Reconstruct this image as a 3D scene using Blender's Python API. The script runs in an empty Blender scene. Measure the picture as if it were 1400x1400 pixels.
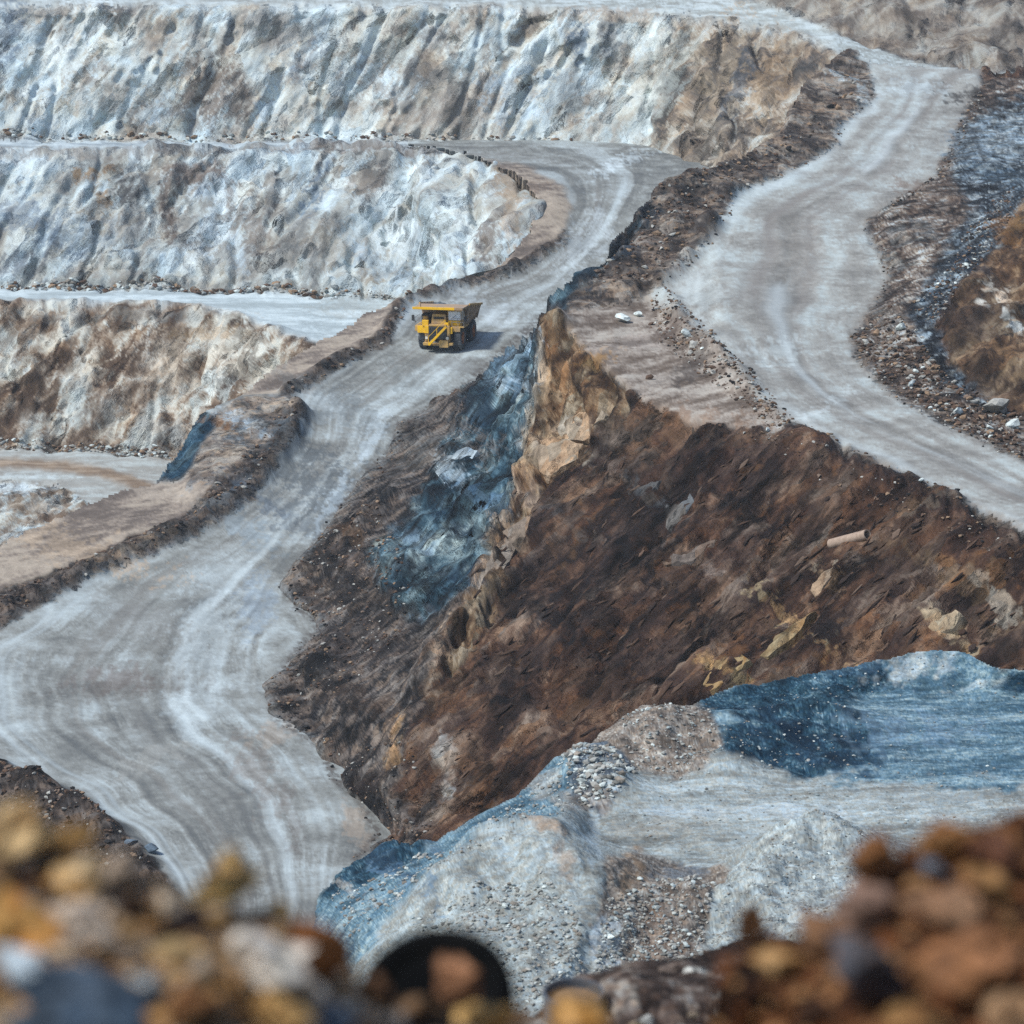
import bpy, bmesh, math, random
import numpy as np
from mathutils import Vector, Matrix
from mathutils.geometry import delaunay_2d_cdt

# ---------------------------------------------------------------- camera, sky, sun, exposure
SC = bpy.context.scene
COL = SC.collection
R = math.radians
ZC = 70.0                       # height of the viewpoint on the pit rim
FOV, PITCH = R(20.4), R(10.8)
cam = bpy.data.cameras.new("camera")
camo = bpy.data.objects.new("camera", cam)
COL.objects.link(camo)
camo.location = (0, 0, ZC)
camo.rotation_euler = (R(90) - PITCH, 0, 0)
cam.sensor_width = 36
cam.angle = FOV
cam.clip_start, cam.clip_end = 0.2, 6000
cam.dof.use_dof = True
cam.dof.focus_distance = 210
cam.dof.aperture_fstop = 1.7
SC.camera = camo

SUN_EL, SUN_AZ = 52.0, -118.0    # azimuth measured from +Y (view direction) towards +X
w = bpy.data.worlds.new("World")
SC.world = w
w.use_nodes = True
nt = w.node_tree
sky = nt.nodes.new("ShaderNodeTexSky")
sky.sky_type = 'NISHITA'
sky.sun_disc = False
sky.sun_elevation = R(SUN_EL)
sky.sun_rotation = R(SUN_AZ)
sky.altitude = 300
sky.dust_density = 1.5
bg = nt.nodes["Background"]
bg.inputs[1].default_value = 0.15
nt.links.new(sky.outputs[0], bg.inputs[0])
sl = bpy.data.lights.new("sun", 'SUN')
sl.energy = 3.7
sl.angle = R(8)
sl.color = (1.0, 0.965, 0.91)
so = bpy.data.objects.new("sun", sl)
COL.objects.link(so)
sd = Vector((math.sin(R(SUN_AZ)) * math.cos(R(SUN_EL)), math.cos(R(SUN_AZ)) * math.cos(R(SUN_EL)), math.sin(R(SUN_EL))))
so.rotation_euler = sd.to_track_quat('Z', 'Y').to_euler()
so.location = (0, 0, 300)
SC.view_settings.view_transform = 'Standard'
SC.view_settings.look = 'None'
SC.view_settings.exposure = 0.12
SC.view_settings.gamma = 1.0
SC.render.engine = 'CYCLES'
SC.cycles.max_bounces = 4
SC.cycles.diffuse_bounces = 3
SC.cycles.use_denoising = False
random.seed(4)
RNG = np.random.default_rng(11)

# ---------------------------------------------------------------- survey geometry: a bearing (u,v) and a range give a place
FPX = 700.0 / math.tan(FOV / 2)
CP, SP = math.cos(PITCH), math.sin(PITCH)


def tz(v):                      # height over range along a sight line
    b = (700.0 - np.asarray(v, float)) / FPX
    return (-SP + b * CP) / (CP + b * SP)


def xr(u, v):
    b = (700.0 - np.asarray(v, float)) / FPX
    return (np.asarray(u, float) - 700.0) / FPX / (CP + b * SP)


def rng_of(u, v, val):          # val < 0: height below the viewpoint; val > 0: range
    return val if val > 0 else val / float(tz(v))


def pt(u, v, Y):
    return Vector((float(xr(u, v)) * Y, Y, float(tz(v)) * Y + ZC))


def lin(c):
    c = np.asarray(c, float) / 255.0
    return np.where(c <= 0.04045, c / 12.92, ((c + 0.055) / 1.055) ** 2.4)


ALB = 0.80                      # sRGB swatch to albedo


def alb(c):                     # neutral colours tinted cyan against the lilac cast of sky and sun
    c = lin(c)
    sat = (c.max() - c.min()) / max(c.max(), 1e-4)
    k = max(0.0, 1 - 2.2 * sat)
    return c * ALB * (1 + k * np.array((-0.10, 0.012, 0.0)))


# ---------------------------------------------------------------- noise
def make_vol(seed, N, H, kmin, kmax=999):
    r = np.random.default_rng(seed)
    f = np.fft.rfftn(r.standard_normal((N, N, N)).astype(np.float32))
    k = np.fft.fftfreq(N) * N
    kz = np.fft.rfftfreq(N) * N
    kk = np.sqrt(k[:, None, None] ** 2 + k[None, :, None] ** 2 + kz[None, None, :] ** 2)
    kk[0, 0, 0] = 1
    amp = np.where((kk >= kmin) & (kk <= kmax), kk ** (-(2 * H + 3) / 2), 0)
    a = np.fft.irfftn(f * amp, s=(N, N, N))
    return (a / a.std()).astype(np.float32)


NV = 128
VOL = [make_vol(1, NV, 0.55, 2.2), make_vol(2, NV, 0.15, 2.5), make_vol(3, NV, 0.5, 2.2, 9)]


def rotm(seed):
    r = np.random.default_rng(seed + 100)
    q, _ = np.linalg.qr(r.standard_normal((3, 3)))
    return q, r.random(3) * NV


def fb(P, L, seed=0, rough=0):
    """fractal noise, unit variance, features about L metres; P (n,3)"""
    q, off = rotm(seed)
    X = (P @ q) * (NV / (3.0 * L)) + off
    i = np.floor(X).astype(np.int64)
    f = (X - i).astype(np.float32)
    V = VOL[rough]
    i0, i1 = i % NV, (i + 1) % NV
    fx, fy, fz = f[:, 0], f[:, 1], f[:, 2]
    a = V[i0[:, 0], i0[:, 1], i0[:, 2]] * (1 - fx) + V[i1[:, 0], i0[:, 1], i0[:, 2]] * fx
    b = V[i0[:, 0], i1[:, 1], i0[:, 2]] * (1 - fx) + V[i1[:, 0], i1[:, 1], i0[:, 2]] * fx
    c = V[i0[:, 0], i0[:, 1], i1[:, 2]] * (1 - fx) + V[i1[:, 0], i0[:, 1], i1[:, 2]] * fx
    d = V[i0[:, 0], i1[:, 1], i1[:, 2]] * (1 - fx) + V[i1[:, 0], i1[:, 1], i1[:, 2]] * fx
    e = a * (1 - fy) + b * fy
    g = c * (1 - fy) + d * fy
    return (e * (1 - fz) + g * fz).astype(np.float64)


def hash3(I, s):
    h = (I[:, 0] * 374761393 + I[:, 1] * 668265263 + I[:, 2] * 2147483647 + s * 974634777) & 0xFFFFFFFF
    h = ((h ^ (h >> 13)) * 1274126177) & 0xFFFFFFFF
    h = h ^ (h >> 16)
    return (h & 0xFFFF) / 65535.0


def cells(P, L, seed=0):
    """broken-rock blocks: distance to nearest seed, block id, offset from the block centre"""
    Q = P / L
    I = np.floor(Q).astype(np.int64)
    best = np.full(len(P), 1e9)
    bid = np.zeros(len(P))
    bof = np.zeros_like(P)
    for dx in (-1, 0, 1):
        for dy in (-1, 0, 1):
            for dz in (-1, 0, 1):
                J = I + np.array((dx, dy, dz))
                c = J + np.stack([hash3(J, seed * 7 + 1), hash3(J, seed * 7 + 2), hash3(J, seed * 7 + 3)], 1)
                o = Q - c
                d = (o * o).sum(1)
                m = d < best
                best[m] = d[m]
                bid[m] = hash3(J[m], seed * 7 + 4)
                bof[m] = o[m]
    return np.sqrt(best), bid, bof


def blocks(P, L, seed=0):       # faceted height, about -1..1
    f1, bid, o = cells(P, L, seed)
    r2, r3 = np.modf(bid * 97.3)[0] - 0.5, np.modf(bid * 613.7)[0] - 0.5
    return (bid - 0.5) * 1.0 + (o[:, 0] * r2 + o[:, 1] * (0.5 - bid) + o[:, 2] * r3) * 1.6


def strata(P, dip, stretch=4.0, az=0.25):
    """coordinates squeezed along a bed that dips by dip degrees in the X-Z plane"""
    a = R(dip)
    d1 = np.array((math.cos(a), az, math.sin(a)))
    d1 /= np.linalg.norm(d1)
    d2 = np.array((-math.sin(a), 0, math.cos(a)))
    d3 = np.cross(d1, d2)
    return np.stack([P @ d1 / stretch, P @ d2, P @ d3 / 8.0], 1)


def pct(x):
    return 1 / (1 + np.exp(-1.7 * np.clip(x, -6, 6)))


def ramp(s, stops):
    p = [a for a, _ in stops]
    c = np.array([alb(b) for _, b in stops])
    return np.stack([np.interp(s, p, c[:, k]) for k in range(3)], 1)


def mixc(a, b, t):
    t = np.clip(t, 0, 1)[:, None]
    return a * (1 - t) + np.asarray(b) * t


def sstep(a, b, x):
    t = np.clip((x - a) / (b - a), 0, 1)
    return t * t * (3 - 2 * t)


def seg_dist(Q, L):
    """distance in plan from points Q (n,2) to polyline L (m,2); also chainage along it and side"""
    best = np.full(len(Q), 1e18)
    t_at = np.zeros(len(Q))
    acc = 0.0
    for a, b in zip(L[:-1], L[1:]):
        d = b - a
        ln = math.hypot(*d)
        if ln < 1e-9:
            continue
        t = np.clip(((Q - a) @ d) / ln ** 2, 0, 1)
        e = Q - a - t[:, None] * d
        q = (e * e).sum(1)
        m = q < best
        best[m] = q[m]
        t_at[m] = acc + t[m] * ln
        acc += ln
    return np.sqrt(best), t_at


def in_poly(u, v, poly):
    inside = np.zeros(u.shape, bool)
    n = len(poly)
    for k in range(n):
        x0, y0 = poly[k]
        x1, y1 = poly[(k + 1) % n]
        if y0 == y1:
            continue
        c = ((y0 > v) != (y1 > v)) & (u < (x1 - x0) * (v - y0) / (y1 - y0) + x0)
        inside ^= c
    return inside


def box1(a, r, ax):
    if r < 1:
        return a
    c = np.cumsum(np.concatenate([np.zeros_like(np.take(a, [0], ax)), a], ax), ax)
    n = a.shape[ax]
    i = np.arange(n)
    hi, lo = np.minimum(i + r + 1, n), np.maximum(i - r, 0)
    s = np.take(c, hi, ax) - np.take(c, lo, ax)
    sh = [1] * a.ndim
    sh[ax] = n
    return s / (hi - lo).reshape(sh)


def blur(a, r, times=2):
    for _ in range(times):
        a = box1(box1(a, r, 0), r, 1)
    return a


# ---------------------------------------------------------------- materials
MATS = {}


def node_mat(name):
    m = bpy.data.materials.new(name)
    m.use_nodes = True
    n, l = m.node_tree.nodes, m.node_tree.links
    return m, n, l, n["Principled BSDF"]


def earth_mat(name, scale, amp, bump, rough=0.95):
    """procedural rock/earth: mesh colour varied by world-space noise, with bump"""
    if name in MATS:
        return MATS[name]
    m, n, l, p = node_mat(name)
    at = n.new("ShaderNodeAttribute"); at.attribute_name = "Col"
    geo = n.new("ShaderNodeNewGeometry")
    nz = n.new("ShaderNodeTexNoise")
    nz.inputs["Scale"].default_value = scale
    nz.inputs["Detail"].default_value = 5
    nz.inputs["Roughness"].default_value = 0.65
    l.new(geo.outputs["Position"], nz.inputs["Vector"])
    mr = n.new("ShaderNodeMapRange")
    mr.inputs["From Min"].default_value = 0.3
    mr.inputs["From Max"].default_value = 0.7
    mr.inputs["To Min"].default_value = 1 - amp
    mr.inputs["To Max"].default_value = 1 + amp
    l.new(nz.outputs["Fac"], mr.inputs["Value"])
    vm = n.new("ShaderNodeVectorMath"); vm.operation = 'SCALE'
    l.new(at.outputs["Color"], vm.inputs[0])
    l.new(mr.outputs[0], vm.inputs["Scale"])
    l.new(vm.outputs[0], p.inputs["Base Color"])
    bp = n.new("ShaderNodeBump")
    bp.inputs["Strength"].default_value = 1.0
    bp.inputs["Distance"].default_value = bump
    l.new(nz.outputs["Fac"], bp.inputs["Height"])
    l.new(bp.outputs[0], p.inputs["Normal"])
    p.inputs["Roughness"].default_value = rough
    p.inputs["Specular IOR Level"].default_value = 0.15
    MATS[name] = m
    return m


def rock_mat(name, dip, stretch, noise_m, cell_m, amp, facet, bump, pit=0.0, warm=0.10, d3=3.0, az=0.25):
    """procedural bedded rock: beds dipping in X-Z, angular broken faces, joints, dark streaks and pit shade painted into the colour"""
    if name in MATS:
        return MATS[name]
    m, n, l, p = node_mat(name)

    def math_(op, x, y=None, z=None):
        q = n.new("ShaderNodeMath"); q.operation = op
        for k, val in enumerate((x, y, z)):
            if val is None: continue
            if isinstance(val, (int, float)): q.inputs[k].default_value = val
            else: l.new(val, q.inputs[k])
        return q.outputs[0]

    def vec(op, x, y=None, sc=None):
        q = n.new("ShaderNodeVectorMath"); q.operation = op
        l.new(x, q.inputs[0])
        if y is not None:
            if isinstance(y, tuple): q.inputs[1].default_value = y
            else: l.new(y, q.inputs[1])
        if sc is not None:
            if isinstance(sc, (int, float)): q.inputs["Scale"].default_value = sc
            else: l.new(sc, q.inputs["Scale"])
        return q.outputs["Value"] if op == 'DOT_PRODUCT' else q.outputs[0]

    at = n.new("ShaderNodeAttribute"); at.attribute_name = "Col"
    geo = n.new("ShaderNodeNewGeometry")
    pos = geo.outputs["Position"]
    a_ = R(dip)
    e1 = Vector((math.cos(a_), az, math.sin(a_))).normalized()
    e2 = Vector((-math.sin(a_), 0, math.cos(a_)))
    e3 = e1.cross(e2)
    cb = n.new("ShaderNodeCombineXYZ")
    for k, e in enumerate((e1 / stretch, e2, e3 / d3)):
        l.new(vec('DOT_PRODUCT', pos, tuple(e)), cb.inputs[k])
    T_ = cb.outputs[0]
    wn = n.new("ShaderNodeTexNoise")
    wn.inputs["Scale"].default_value = 0.5 / cell_m
    wn.inputs["Detail"].default_value = 3
    l.new(pos, wn.inputs["Vector"])
    wv = vec('SCALE', vec('SUBTRACT', wn.outputs["Color"], (0.5, 0.5, 0.5)), None, cell_m * 0.9)
    TW = vec('ADD', T_, wv)
    nA = n.new("ShaderNodeTexNoise")
    nA.inputs["Scale"].default_value = 1.0 / noise_m
    nA.inputs["Detail"].default_value = 7
    nA.inputs["Roughness"].default_value = 0.68
    l.new(T_, nA.inputs["Vector"])
    nB = n.new("ShaderNodeTexNoise")
    nB.inputs["Scale"].default_value = 2.2 / noise_m
    nB.inputs["Detail"].default_value = 6
    nB.inputs["Roughness"].default_value = 0.7
    l.new(pos, nB.inputs["Vector"])
    vs = []
    for mul in (1.0, 0.34):
        v = n.new("ShaderNodeTexVoronoi")
        v.inputs["Scale"].default_value = 1.0 / (cell_m * mul)
        l.new(TW, v.inputs["Vector"])
        vs.append(v)
    sep = [n.new("ShaderNodeSeparateColor") for _ in vs]
    for q, v in zip(sep, vs): l.new(v.outputs["Color"], q.inputs[0])
    # tone
    t = math_('MULTIPLY', math_('SUBTRACT', nA.outputs["Fac"], 0.5), 2.2)
    t = math_('ADD', t, math_('MULTIPLY', math_('SUBTRACT', nB.outputs["Fac"], 0.5), 1.6))
    t = math_('ADD', t, math_('MULTIPLY', math_('SUBTRACT', sep[0].outputs[0], 0.5), 0.75))
    t = math_('ADD', t, math_('MULTIPLY', math_('SUBTRACT', sep[1].outputs[0], 0.5), 0.75))
    f = math_('MAXIMUM', math_('ADD', 1.0, math_('MULTIPLY', t, amp)), 0.12)
    if pit:  # streaks darkened in the colour, as shade in pits would be
        np_ = n.new("ShaderNodeTexNoise")
        np_.inputs["Scale"].default_value = 0.55 / noise_m
        np_.inputs["Detail"].default_value = 5
        np_.inputs["Roughness"].default_value = 0.6
        l.new(vec('ADD', T_, (31.0, 7.0, 3.0)), np_.inputs["Vector"])
        mr = n.new("ShaderNodeMapRange")
        mr.inputs["From Min"].default_value = 0.36
        mr.inputs["From Max"].default_value = 0.47
        mr.inputs["To Min"].default_value = 1 - pit
        mr.inputs["To Max"].default_value = 1.0
        l.new(np_.outputs["Fac"], mr.inputs["Value"])
        f = math_('MULTIPLY', f, mr.outputs[0])
    col = vec('SCALE', at.outputs["Color"], None, f)
    hue = n.new("ShaderNodeMapRange")
    hue.inputs["From Min"].default_value = 0.2
    hue.inputs["From Max"].default_value = 0.8
    hue.inputs["To Min"].default_value = -warm
    hue.inputs["To Max"].default_value = warm
    l.new(sep[0].outputs[1], hue.inputs["Value"])
    cc = n.new("ShaderNodeCombineXYZ")
    l.new(math_('ADD', 1.0, hue.outputs[0]), cc.inputs[0])
    cc.inputs[1].default_value = 1.0
    l.new(math_('SUBTRACT', 1.0, hue.outputs[0]), cc.inputs[2])
    col = vec('MULTIPLY', col, cc.outputs[0])
    l.new(vec('MINIMUM', col, (0.82, 0.82, 0.82)), p.inputs["Base Color"])
    # broken faces catch the light differently
    tilt = vec('SCALE', vec('SUBTRACT', vs[0].outputs["Color"], (0.5, 0.5, 0.5)), None, facet)
    tilt2 = vec('SCALE', vec('SUBTRACT', vs[1].outputs["Color"], (0.5, 0.5, 0.5)), None, facet * 0.8)
    nn = vec('NORMALIZE', vec('ADD', vec('ADD', geo.outputs["Normal"], tilt), tilt2))
    bp = n.new("ShaderNodeBump")
    bp.inputs["Strength"].default_value = 1.0
    bp.inputs["Distance"].default_value = bump
    hh = math_('ADD', nA.outputs["Fac"], math_('MULTIPLY', nB.outputs["Fac"], 0.7))
    l.new(hh, bp.inputs["Height"])
    l.new(nn, bp.inputs["Normal"])
    l.new(bp.outputs[0], p.inputs["Normal"])
    p.inputs["Roughness"].default_value = 0.95
    p.inputs["Specular IOR Level"].default_value = 0.15
    MATS[name] = m
    return m


def paint(name, col, rough=0.5, metal=0.0, dirt=None, amount=0.35, scale=2.0, spec=0.4):
    """painted or plain surface with dusty wear"""
    if name in MATS:
        return MATS[name]
    m, n, l, p = node_mat(name)
    tc = n.new("ShaderNodeTexCoord")
    nz = n.new("ShaderNodeTexNoise")
    nz.inputs["Scale"].default_value = scale
    nz.inputs["Detail"].default_value = 6
    l.new(tc.outputs["Object"], nz.inputs["Vector"])
    cr = n.new("ShaderNodeMapRange")
    cr.inputs["From Min"].default_value = 0.42
    cr.inputs["From Max"].default_value = 0.68
    cr.inputs["To Max"].default_value = amount
    l.new(nz.outputs["Fac"], cr.inputs["Value"])
    mx = n.new("ShaderNodeMix"); mx.data_type = 'RGBA'
    mx.inputs[6].default_value = (*col, 1)
    mx.inputs[7].default_value = (*(dirt or (0.24, 0.2, 0.16)), 1)
    l.new(cr.outputs[0], mx.inputs[0])
    l.new(mx.outputs[2], p.inputs["Base Color"])
    p.inputs["Roughness"].default_value = rough
    p.inputs["Metallic"].default_value = metal
    p.inputs["Specular IOR Level"].default_value = spec
    MATS[name] = m
    return m


def info(o, label=None, cat=None, group=None, kind=None):
    if label: o["label"] = label
    if cat: o["category"] = cat
    if group: o["group"] = group
    if kind: o["kind"] = kind
    return o


def np_mesh(name, V, F4, C=None, smooth=True, tri=False):
    me = bpy.data.meshes.new(name)
    k = 3 if tri else 4
    me.vertices.add(len(V)); me.loops.add(len(F4) * k); me.polygons.add(len(F4))
    me.vertices.foreach_set("co", np.ascontiguousarray(V, np.float32).ravel())
    me.loops.foreach_set("vertex_index", np.ascontiguousarray(F4, np.int32).ravel())
    me.polygons.foreach_set("loop_start", np.arange(0, len(F4) * k, k, dtype=np.int32))
    me.polygons.foreach_set("use_smooth", np.full(len(F4), smooth))
    if C is not None:
        ca = me.color_attributes.new("Col", 'FLOAT_COLOR', 'POINT')
        ca.data.foreach_set("color", np.ascontiguousarray(np.concatenate([C, np.ones((len(C), 1))], 1), np.float32).ravel())
    me.update(calc_edges=True)
    return me
# ---------------------------------------------------------------- terrain sheets
STEP = 2.0


class Sheet:
    """a stretch of ground surveyed from the rim: breaklines (bearing, range or height) joined by
    a triangulated surface, then densely meshed, broken up by rock noise and split into regions"""

    def __init__(s, u0, u1, v0, v1, valid, step=None, seed=0):
        st = step or STEP
        s.st, s.u0, s.v0, s.seed = st, u0, v0, seed
        s.us, s.vs = np.arange(u0, u1 + st, st), np.arange(v0, v1 + st, st)
        s.U, s.V = np.meshgrid(s.us, s.vs)
        s.valid = valid
        s.regions, s.spills = [], []

    def tin(s, lines, sm=3):
        pts, edges = [], []
        for ln in lines:
            k0 = len(pts)
            for (u, v, val) in ln:
                pts.append((u, v, rng_of(u, v, val)))
            edges += [(k0 + i, k0 + i + 1) for i in range(len(ln) - 1)]
        P2 = [Vector((p[0], p[1])) for p in pts]
        vv, ee, ff, ov, oe, of = delaunay_2d_cdt(P2, edges, [], 0, 1e-4)
        b = (700.0 - np.array([q.y for q in vv])) / FPX
        kD = CP + b * SP
        W = np.zeros(len(vv))
        bad = 0
        for i, o in enumerate(ov):
            if o:
                W[i] = kD[i] / pts[o[0]][2]
            else:
                bad += 1
                j = min(range(len(pts)), key=lambda k: (pts[k][0] - vv[i].x) ** 2 + (pts[k][1] - vv[i].y) ** 2)
                W[i] = kD[i] / pts[j][2]
        if bad: print("sheet seed", s.seed, "crossings", bad)
        out = np.full(s.U.shape, np.nan)
        for f in ff:
            a, b_, c = (vv[k] for k in f)
            x0, x1 = min(a.x, b_.x, c.x), max(a.x, b_.x, c.x)
            y0, y1 = min(a.y, b_.y, c.y), max(a.y, b_.y, c.y)
            i0, i1 = int(max(0, (x0 - s.u0) // s.st)), int(min(len(s.us), (x1 - s.u0) // s.st + 2))
            j0, j1 = int(max(0, (y0 - s.v0) // s.st)), int(min(len(s.vs), (y1 - s.v0) // s.st + 2))
            if i1 <= i0 or j1 <= j0: continue
            X, Y = s.U[j0:j1, i0:i1], s.V[j0:j1, i0:i1]
            det = (b_.y - c.y) * (a.x - c.x) + (c.x - b_.x) * (a.y - c.y)
            if abs(det) < 1e-9: continue
            l0 = ((b_.y - c.y) * (X - c.x) + (c.x - b_.x) * (Y - c.y)) / det
            l1 = ((c.y - a.y) * (X - c.x) + (a.x - c.x) * (Y - c.y)) / det
            l2 = 1 - l0 - l1
            m = (l0 > -1e-6) & (l1 > -1e-6) & (l2 > -1e-6)
            sub = out[j0:j1, i0:i1]
            val = l0 * W[f[0]] + l1 * W[f[1]] + l2 * W[f[2]]
            sub[m] = val[m]
        ok = ~np.isnan(out)
        o2 = np.where(ok, out, 0)
        k = blur(ok.astype(float), sm)
        s.w = np.where(ok, blur(o2, sm) / np.maximum(k, 1e-6), np.nan)
        s.ok = ok
        b = (700.0 - s.V) / FPX
        s.set_range((CP + b * SP) / s.w)

    def profile(s, vk, zk):
        """a surface whose height depends on the bearing's dip alone (a ramp)"""
        z = np.interp(s.vs, vk, zk)
        z = box1(z[:, None], 6, 0)[:, 0]
        Y = z / tz(s.vs)
        s.ok = np.ones(s.U.shape, bool)
        s.set_range(np.repeat(Y[:, None], len(s.us), 1))

    def set_range(s, Y):
        s.P = np.stack([xr(s.U, s.V) * Y, Y, tz(s.V) * Y + ZC], -1)

    def at(s, u, v, disp=True):
        i = int(np.clip(round((u - s.u0) / s.st), 0, len(s.us) - 1))
        j = int(np.clip(round((v - s.v0) / s.st), 0, len(s.vs) - 1))
        return Vector((s.Q if disp and hasattr(s, 'Q') else s.P)[j, i])

    def line(s, L):
        return np.array([s.at(u, v, False)[:2] for u, v in L])

    def raise_line(s, L, h, wid, seed=0):
        A = s.line(L)
        Q = s.P[..., :2].reshape(-1, 2)
        lo, hi = A.min(0) - 4 * wid, A.max(0) + 4 * wid
        m = ((Q > lo) & (Q < hi)).all(1)
        if not m.any(): return
        d, t = seg_dist(Q[m], A)
        P3 = s.P.reshape(-1, 3)
        n = fb(P3[m], 6.0, 500 + seed, 2)
        P3[m, 2] += h * np.exp(-(d / wid) ** 2) * np.clip(1 + 0.35 * n, 0.3, 2)

    def region(s, name, label, cat, polys, style, mat, w_px=5, **kw):
        s.regions.append(dict(name=name, label=label, cat=cat, polys=polys, style=style, mat=mat, w=w_px, kw=kw))

    def normals(s, P):
        du = np.gradient(P, axis=1)
        dv = np.gradient(P, axis=0)
        n = np.cross(dv, du)
        ln = np.linalg.norm(n, axis=-1, keepdims=True)
        n = n / np.maximum(ln, 1e-12)
        n[n[..., 1] > 0.6] *= -1
        return np.nan_to_num(n)

    def spill(s, L, col, wid, stg):
        s.spills.append((L, col, wid, stg))

    def build(s, patches=(), kind="structure", skirt=((3, -2.5), (10, -12), (26, -34))):
        h, wd = s.U.shape
        wu = s.U + 0.0
        wv = s.V + 0.0
        Pn = np.nan_to_num(s.P.reshape(-1, 3))
        wa = fb(Pn, 5.0, 900 + s.seed, 1).reshape(h, wd)
        wb = fb(Pn, 5.0, 901 + s.seed, 1).reshape(h, wd)
        valid = in_poly(wu + wa * 1.5, wv + wb * 1.5, s.valid) & s.ok
        lab = np.zeros((h, wd), int)
        for k, r in enumerate(s.regions):
            if r['polys'] is None:
                continue
            m = np.zeros((h, wd), bool)
            for p in r['polys']:
                m |= in_poly(wu + wa * r['w'], wv + wb * r['w'] * 0.7, p)
            lab[m] = k
        N = s.normals(np.nan_to_num(s.P))
        for ax in range(3):
            N[..., ax] = blur(N[..., ax], 4)
        N /= np.maximum(np.linalg.norm(N, axis=-1, keepdims=True), 1e-6)
        C = np.zeros((h, wd, 3))
        D = np.zeros((h, wd))
        Wc = np.zeros((h, wd))
        for k, r in enumerate(s.regions):
            hard = (lab == k).astype(float)
            wt = blur(hard, 1, 2)
            wt[~s.ok] = 0
            m = wt > 0.01
            if not m.any(): continue
            S = dict(m=m, P=s.P[m], u=s.U[m], v=s.V[m], N=N[m], sheet=s)
            c, d = r['style'](S, **r['kw'])
            C[m] += c * wt[m][:, None]
            D[m] += d * wt[m]
            Wc[m] += wt[m]
        C /= np.maximum(Wc, 1e-6)[..., None]
        D = blur(D / np.maximum(Wc, 1e-6), 1, 2)
        for (u, v, ru, rv, ang, col, stg) in patches:
            a = R(ang)
            du, dv = s.U - u + wa * ru * 0.18, s.V - v + wb * rv * 0.18
            x = (du * math.cos(a) - dv * math.sin(a)) / ru
            y = (du * math.sin(a) + dv * math.cos(a)) / rv
            q = x * x + y * y
            m = q < 1.6
            if not m.any(): continue
            n1 = fb(strata(s.P[m], 52, 3.0), 2.2, int(u + v), 1)
            t = sstep(-0.1, 0.9, 1.0 - q[m] + 0.45 * n1) * sstep(1.6, 1.1, q[m]) * stg
            lumin = C[m].mean(1, keepdims=True)
            C[m] = C[m] * (1 - t[:, None]) + t[:, None] * alb(col) * np.clip(0.55 + 0.45 * lumin / max(1e-4, float(lumin.mean())), 0.5, 1.5)
        for L, col, wid, stg in s.spills:
            UV = np.stack([s.U, s.V], -1).reshape(-1, 2)
            LA = np.array(L, float)
            k = ((UV > LA.min(0) - 4 * wid) & (UV < LA.max(0) + 4 * wid)).all(1)
            dd, _ = seg_dist(UV[k], LA)
            n1 = fb(s.P.reshape(-1, 3)[k], 2.0, 830, 1)
            t = np.clip(np.exp(-(dd / wid) ** 2) * (0.75 + 0.55 * n1), 0, 1) * stg
            Cf = C.reshape(-1, 3)
            Cf[k] = mixc(Cf[k], alb(col), t)
        C = np.clip(C, 0.004, 0.85)
        s.Q = s.P + N * D[..., None]
        s.C, s.N, s.lab = C, N, lab
        # faces
        cv = valid[:-1, :-1] & valid[1:, :-1] & valid[:-1, 1:] & valid[1:, 1:]
        idx = np.arange(h * wd).reshape(h, wd)
        quad = np.stack([idx[:-1, :-1], idx[1:, :-1], idx[1:, 1:], idx[:-1, 1:]], -1)
        QV, CV = s.Q.reshape(-1, 3), C.reshape(-1, 3)
        fl = lab[:-1, :-1]
        # skirts: the ground carried on down behind every free edge
        pad = np.pad(cv, 1)
        ed = []
        for (dj, di, e) in ((-1, 0, (0, 3)), (1, 0, (2, 1)), (0, -1, (1, 0)), (0, 1, (3, 2))):
            nb = pad[1 + dj:1 + dj + cv.shape[0], 1 + di:1 + di + cv.shape[1]]
            m = cv & ~nb
            ed.append((quad[m][:, e[0]], quad[m][:, e[1]], fl[m]))
        ea, eb, el = (np.concatenate([x[i] for x in ed]) for i in range(3))
        s.obs = {}
        for k, r in enumerate(s.regions):
            f = quad[cv & (fl == k)]
            if not len(f): continue
            use, inv = np.unique(f, return_inverse=True)
            V, Cc, F = QV[use], CV[use], inv.reshape(-1, 4)
            m = el == k
            if m.any() and skirt:
                a_, b_ = ea[m], eb[m]
                bu, binv = np.unique(np.concatenate([a_, b_]), return_inverse=True)
                na = len(a_)
                ia, ib = binv[:na], binv[na:]
                rows = [np.searchsorted(use, bu)]
                base = len(V)
                for (dy, dz) in skirt:
                    nv = QV[bu] + np.array((0, dy, dz))
                    nv = nv + np.stack([fb(nv, 5, 77), fb(nv, 5, 78), fb(nv, 5, 79)], 1) * abs(dz) * 0.06
                    rows.append(np.arange(base, base + len(bu)))
                    V, Cc = np.concatenate([V, nv]), np.concatenate([Cc, CV[bu] * 0.8])
                    base += len(bu)
                for r0, r1 in zip(rows[:-1], rows[1:]):
                    F = np.concatenate([F, np.stack([r0[ia], r0[ib], r1[ib], r1[ia]], 1)])
            me = np_mesh(r['name'], V, F, Cc)
            o = bpy.data.objects.new(r['name'], me)
            COL.objects.link(o)
            me.materials.append(r['mat'])
            info(o, r['label'], r['cat'], None, kind)
            s.obs[k] = o


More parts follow.
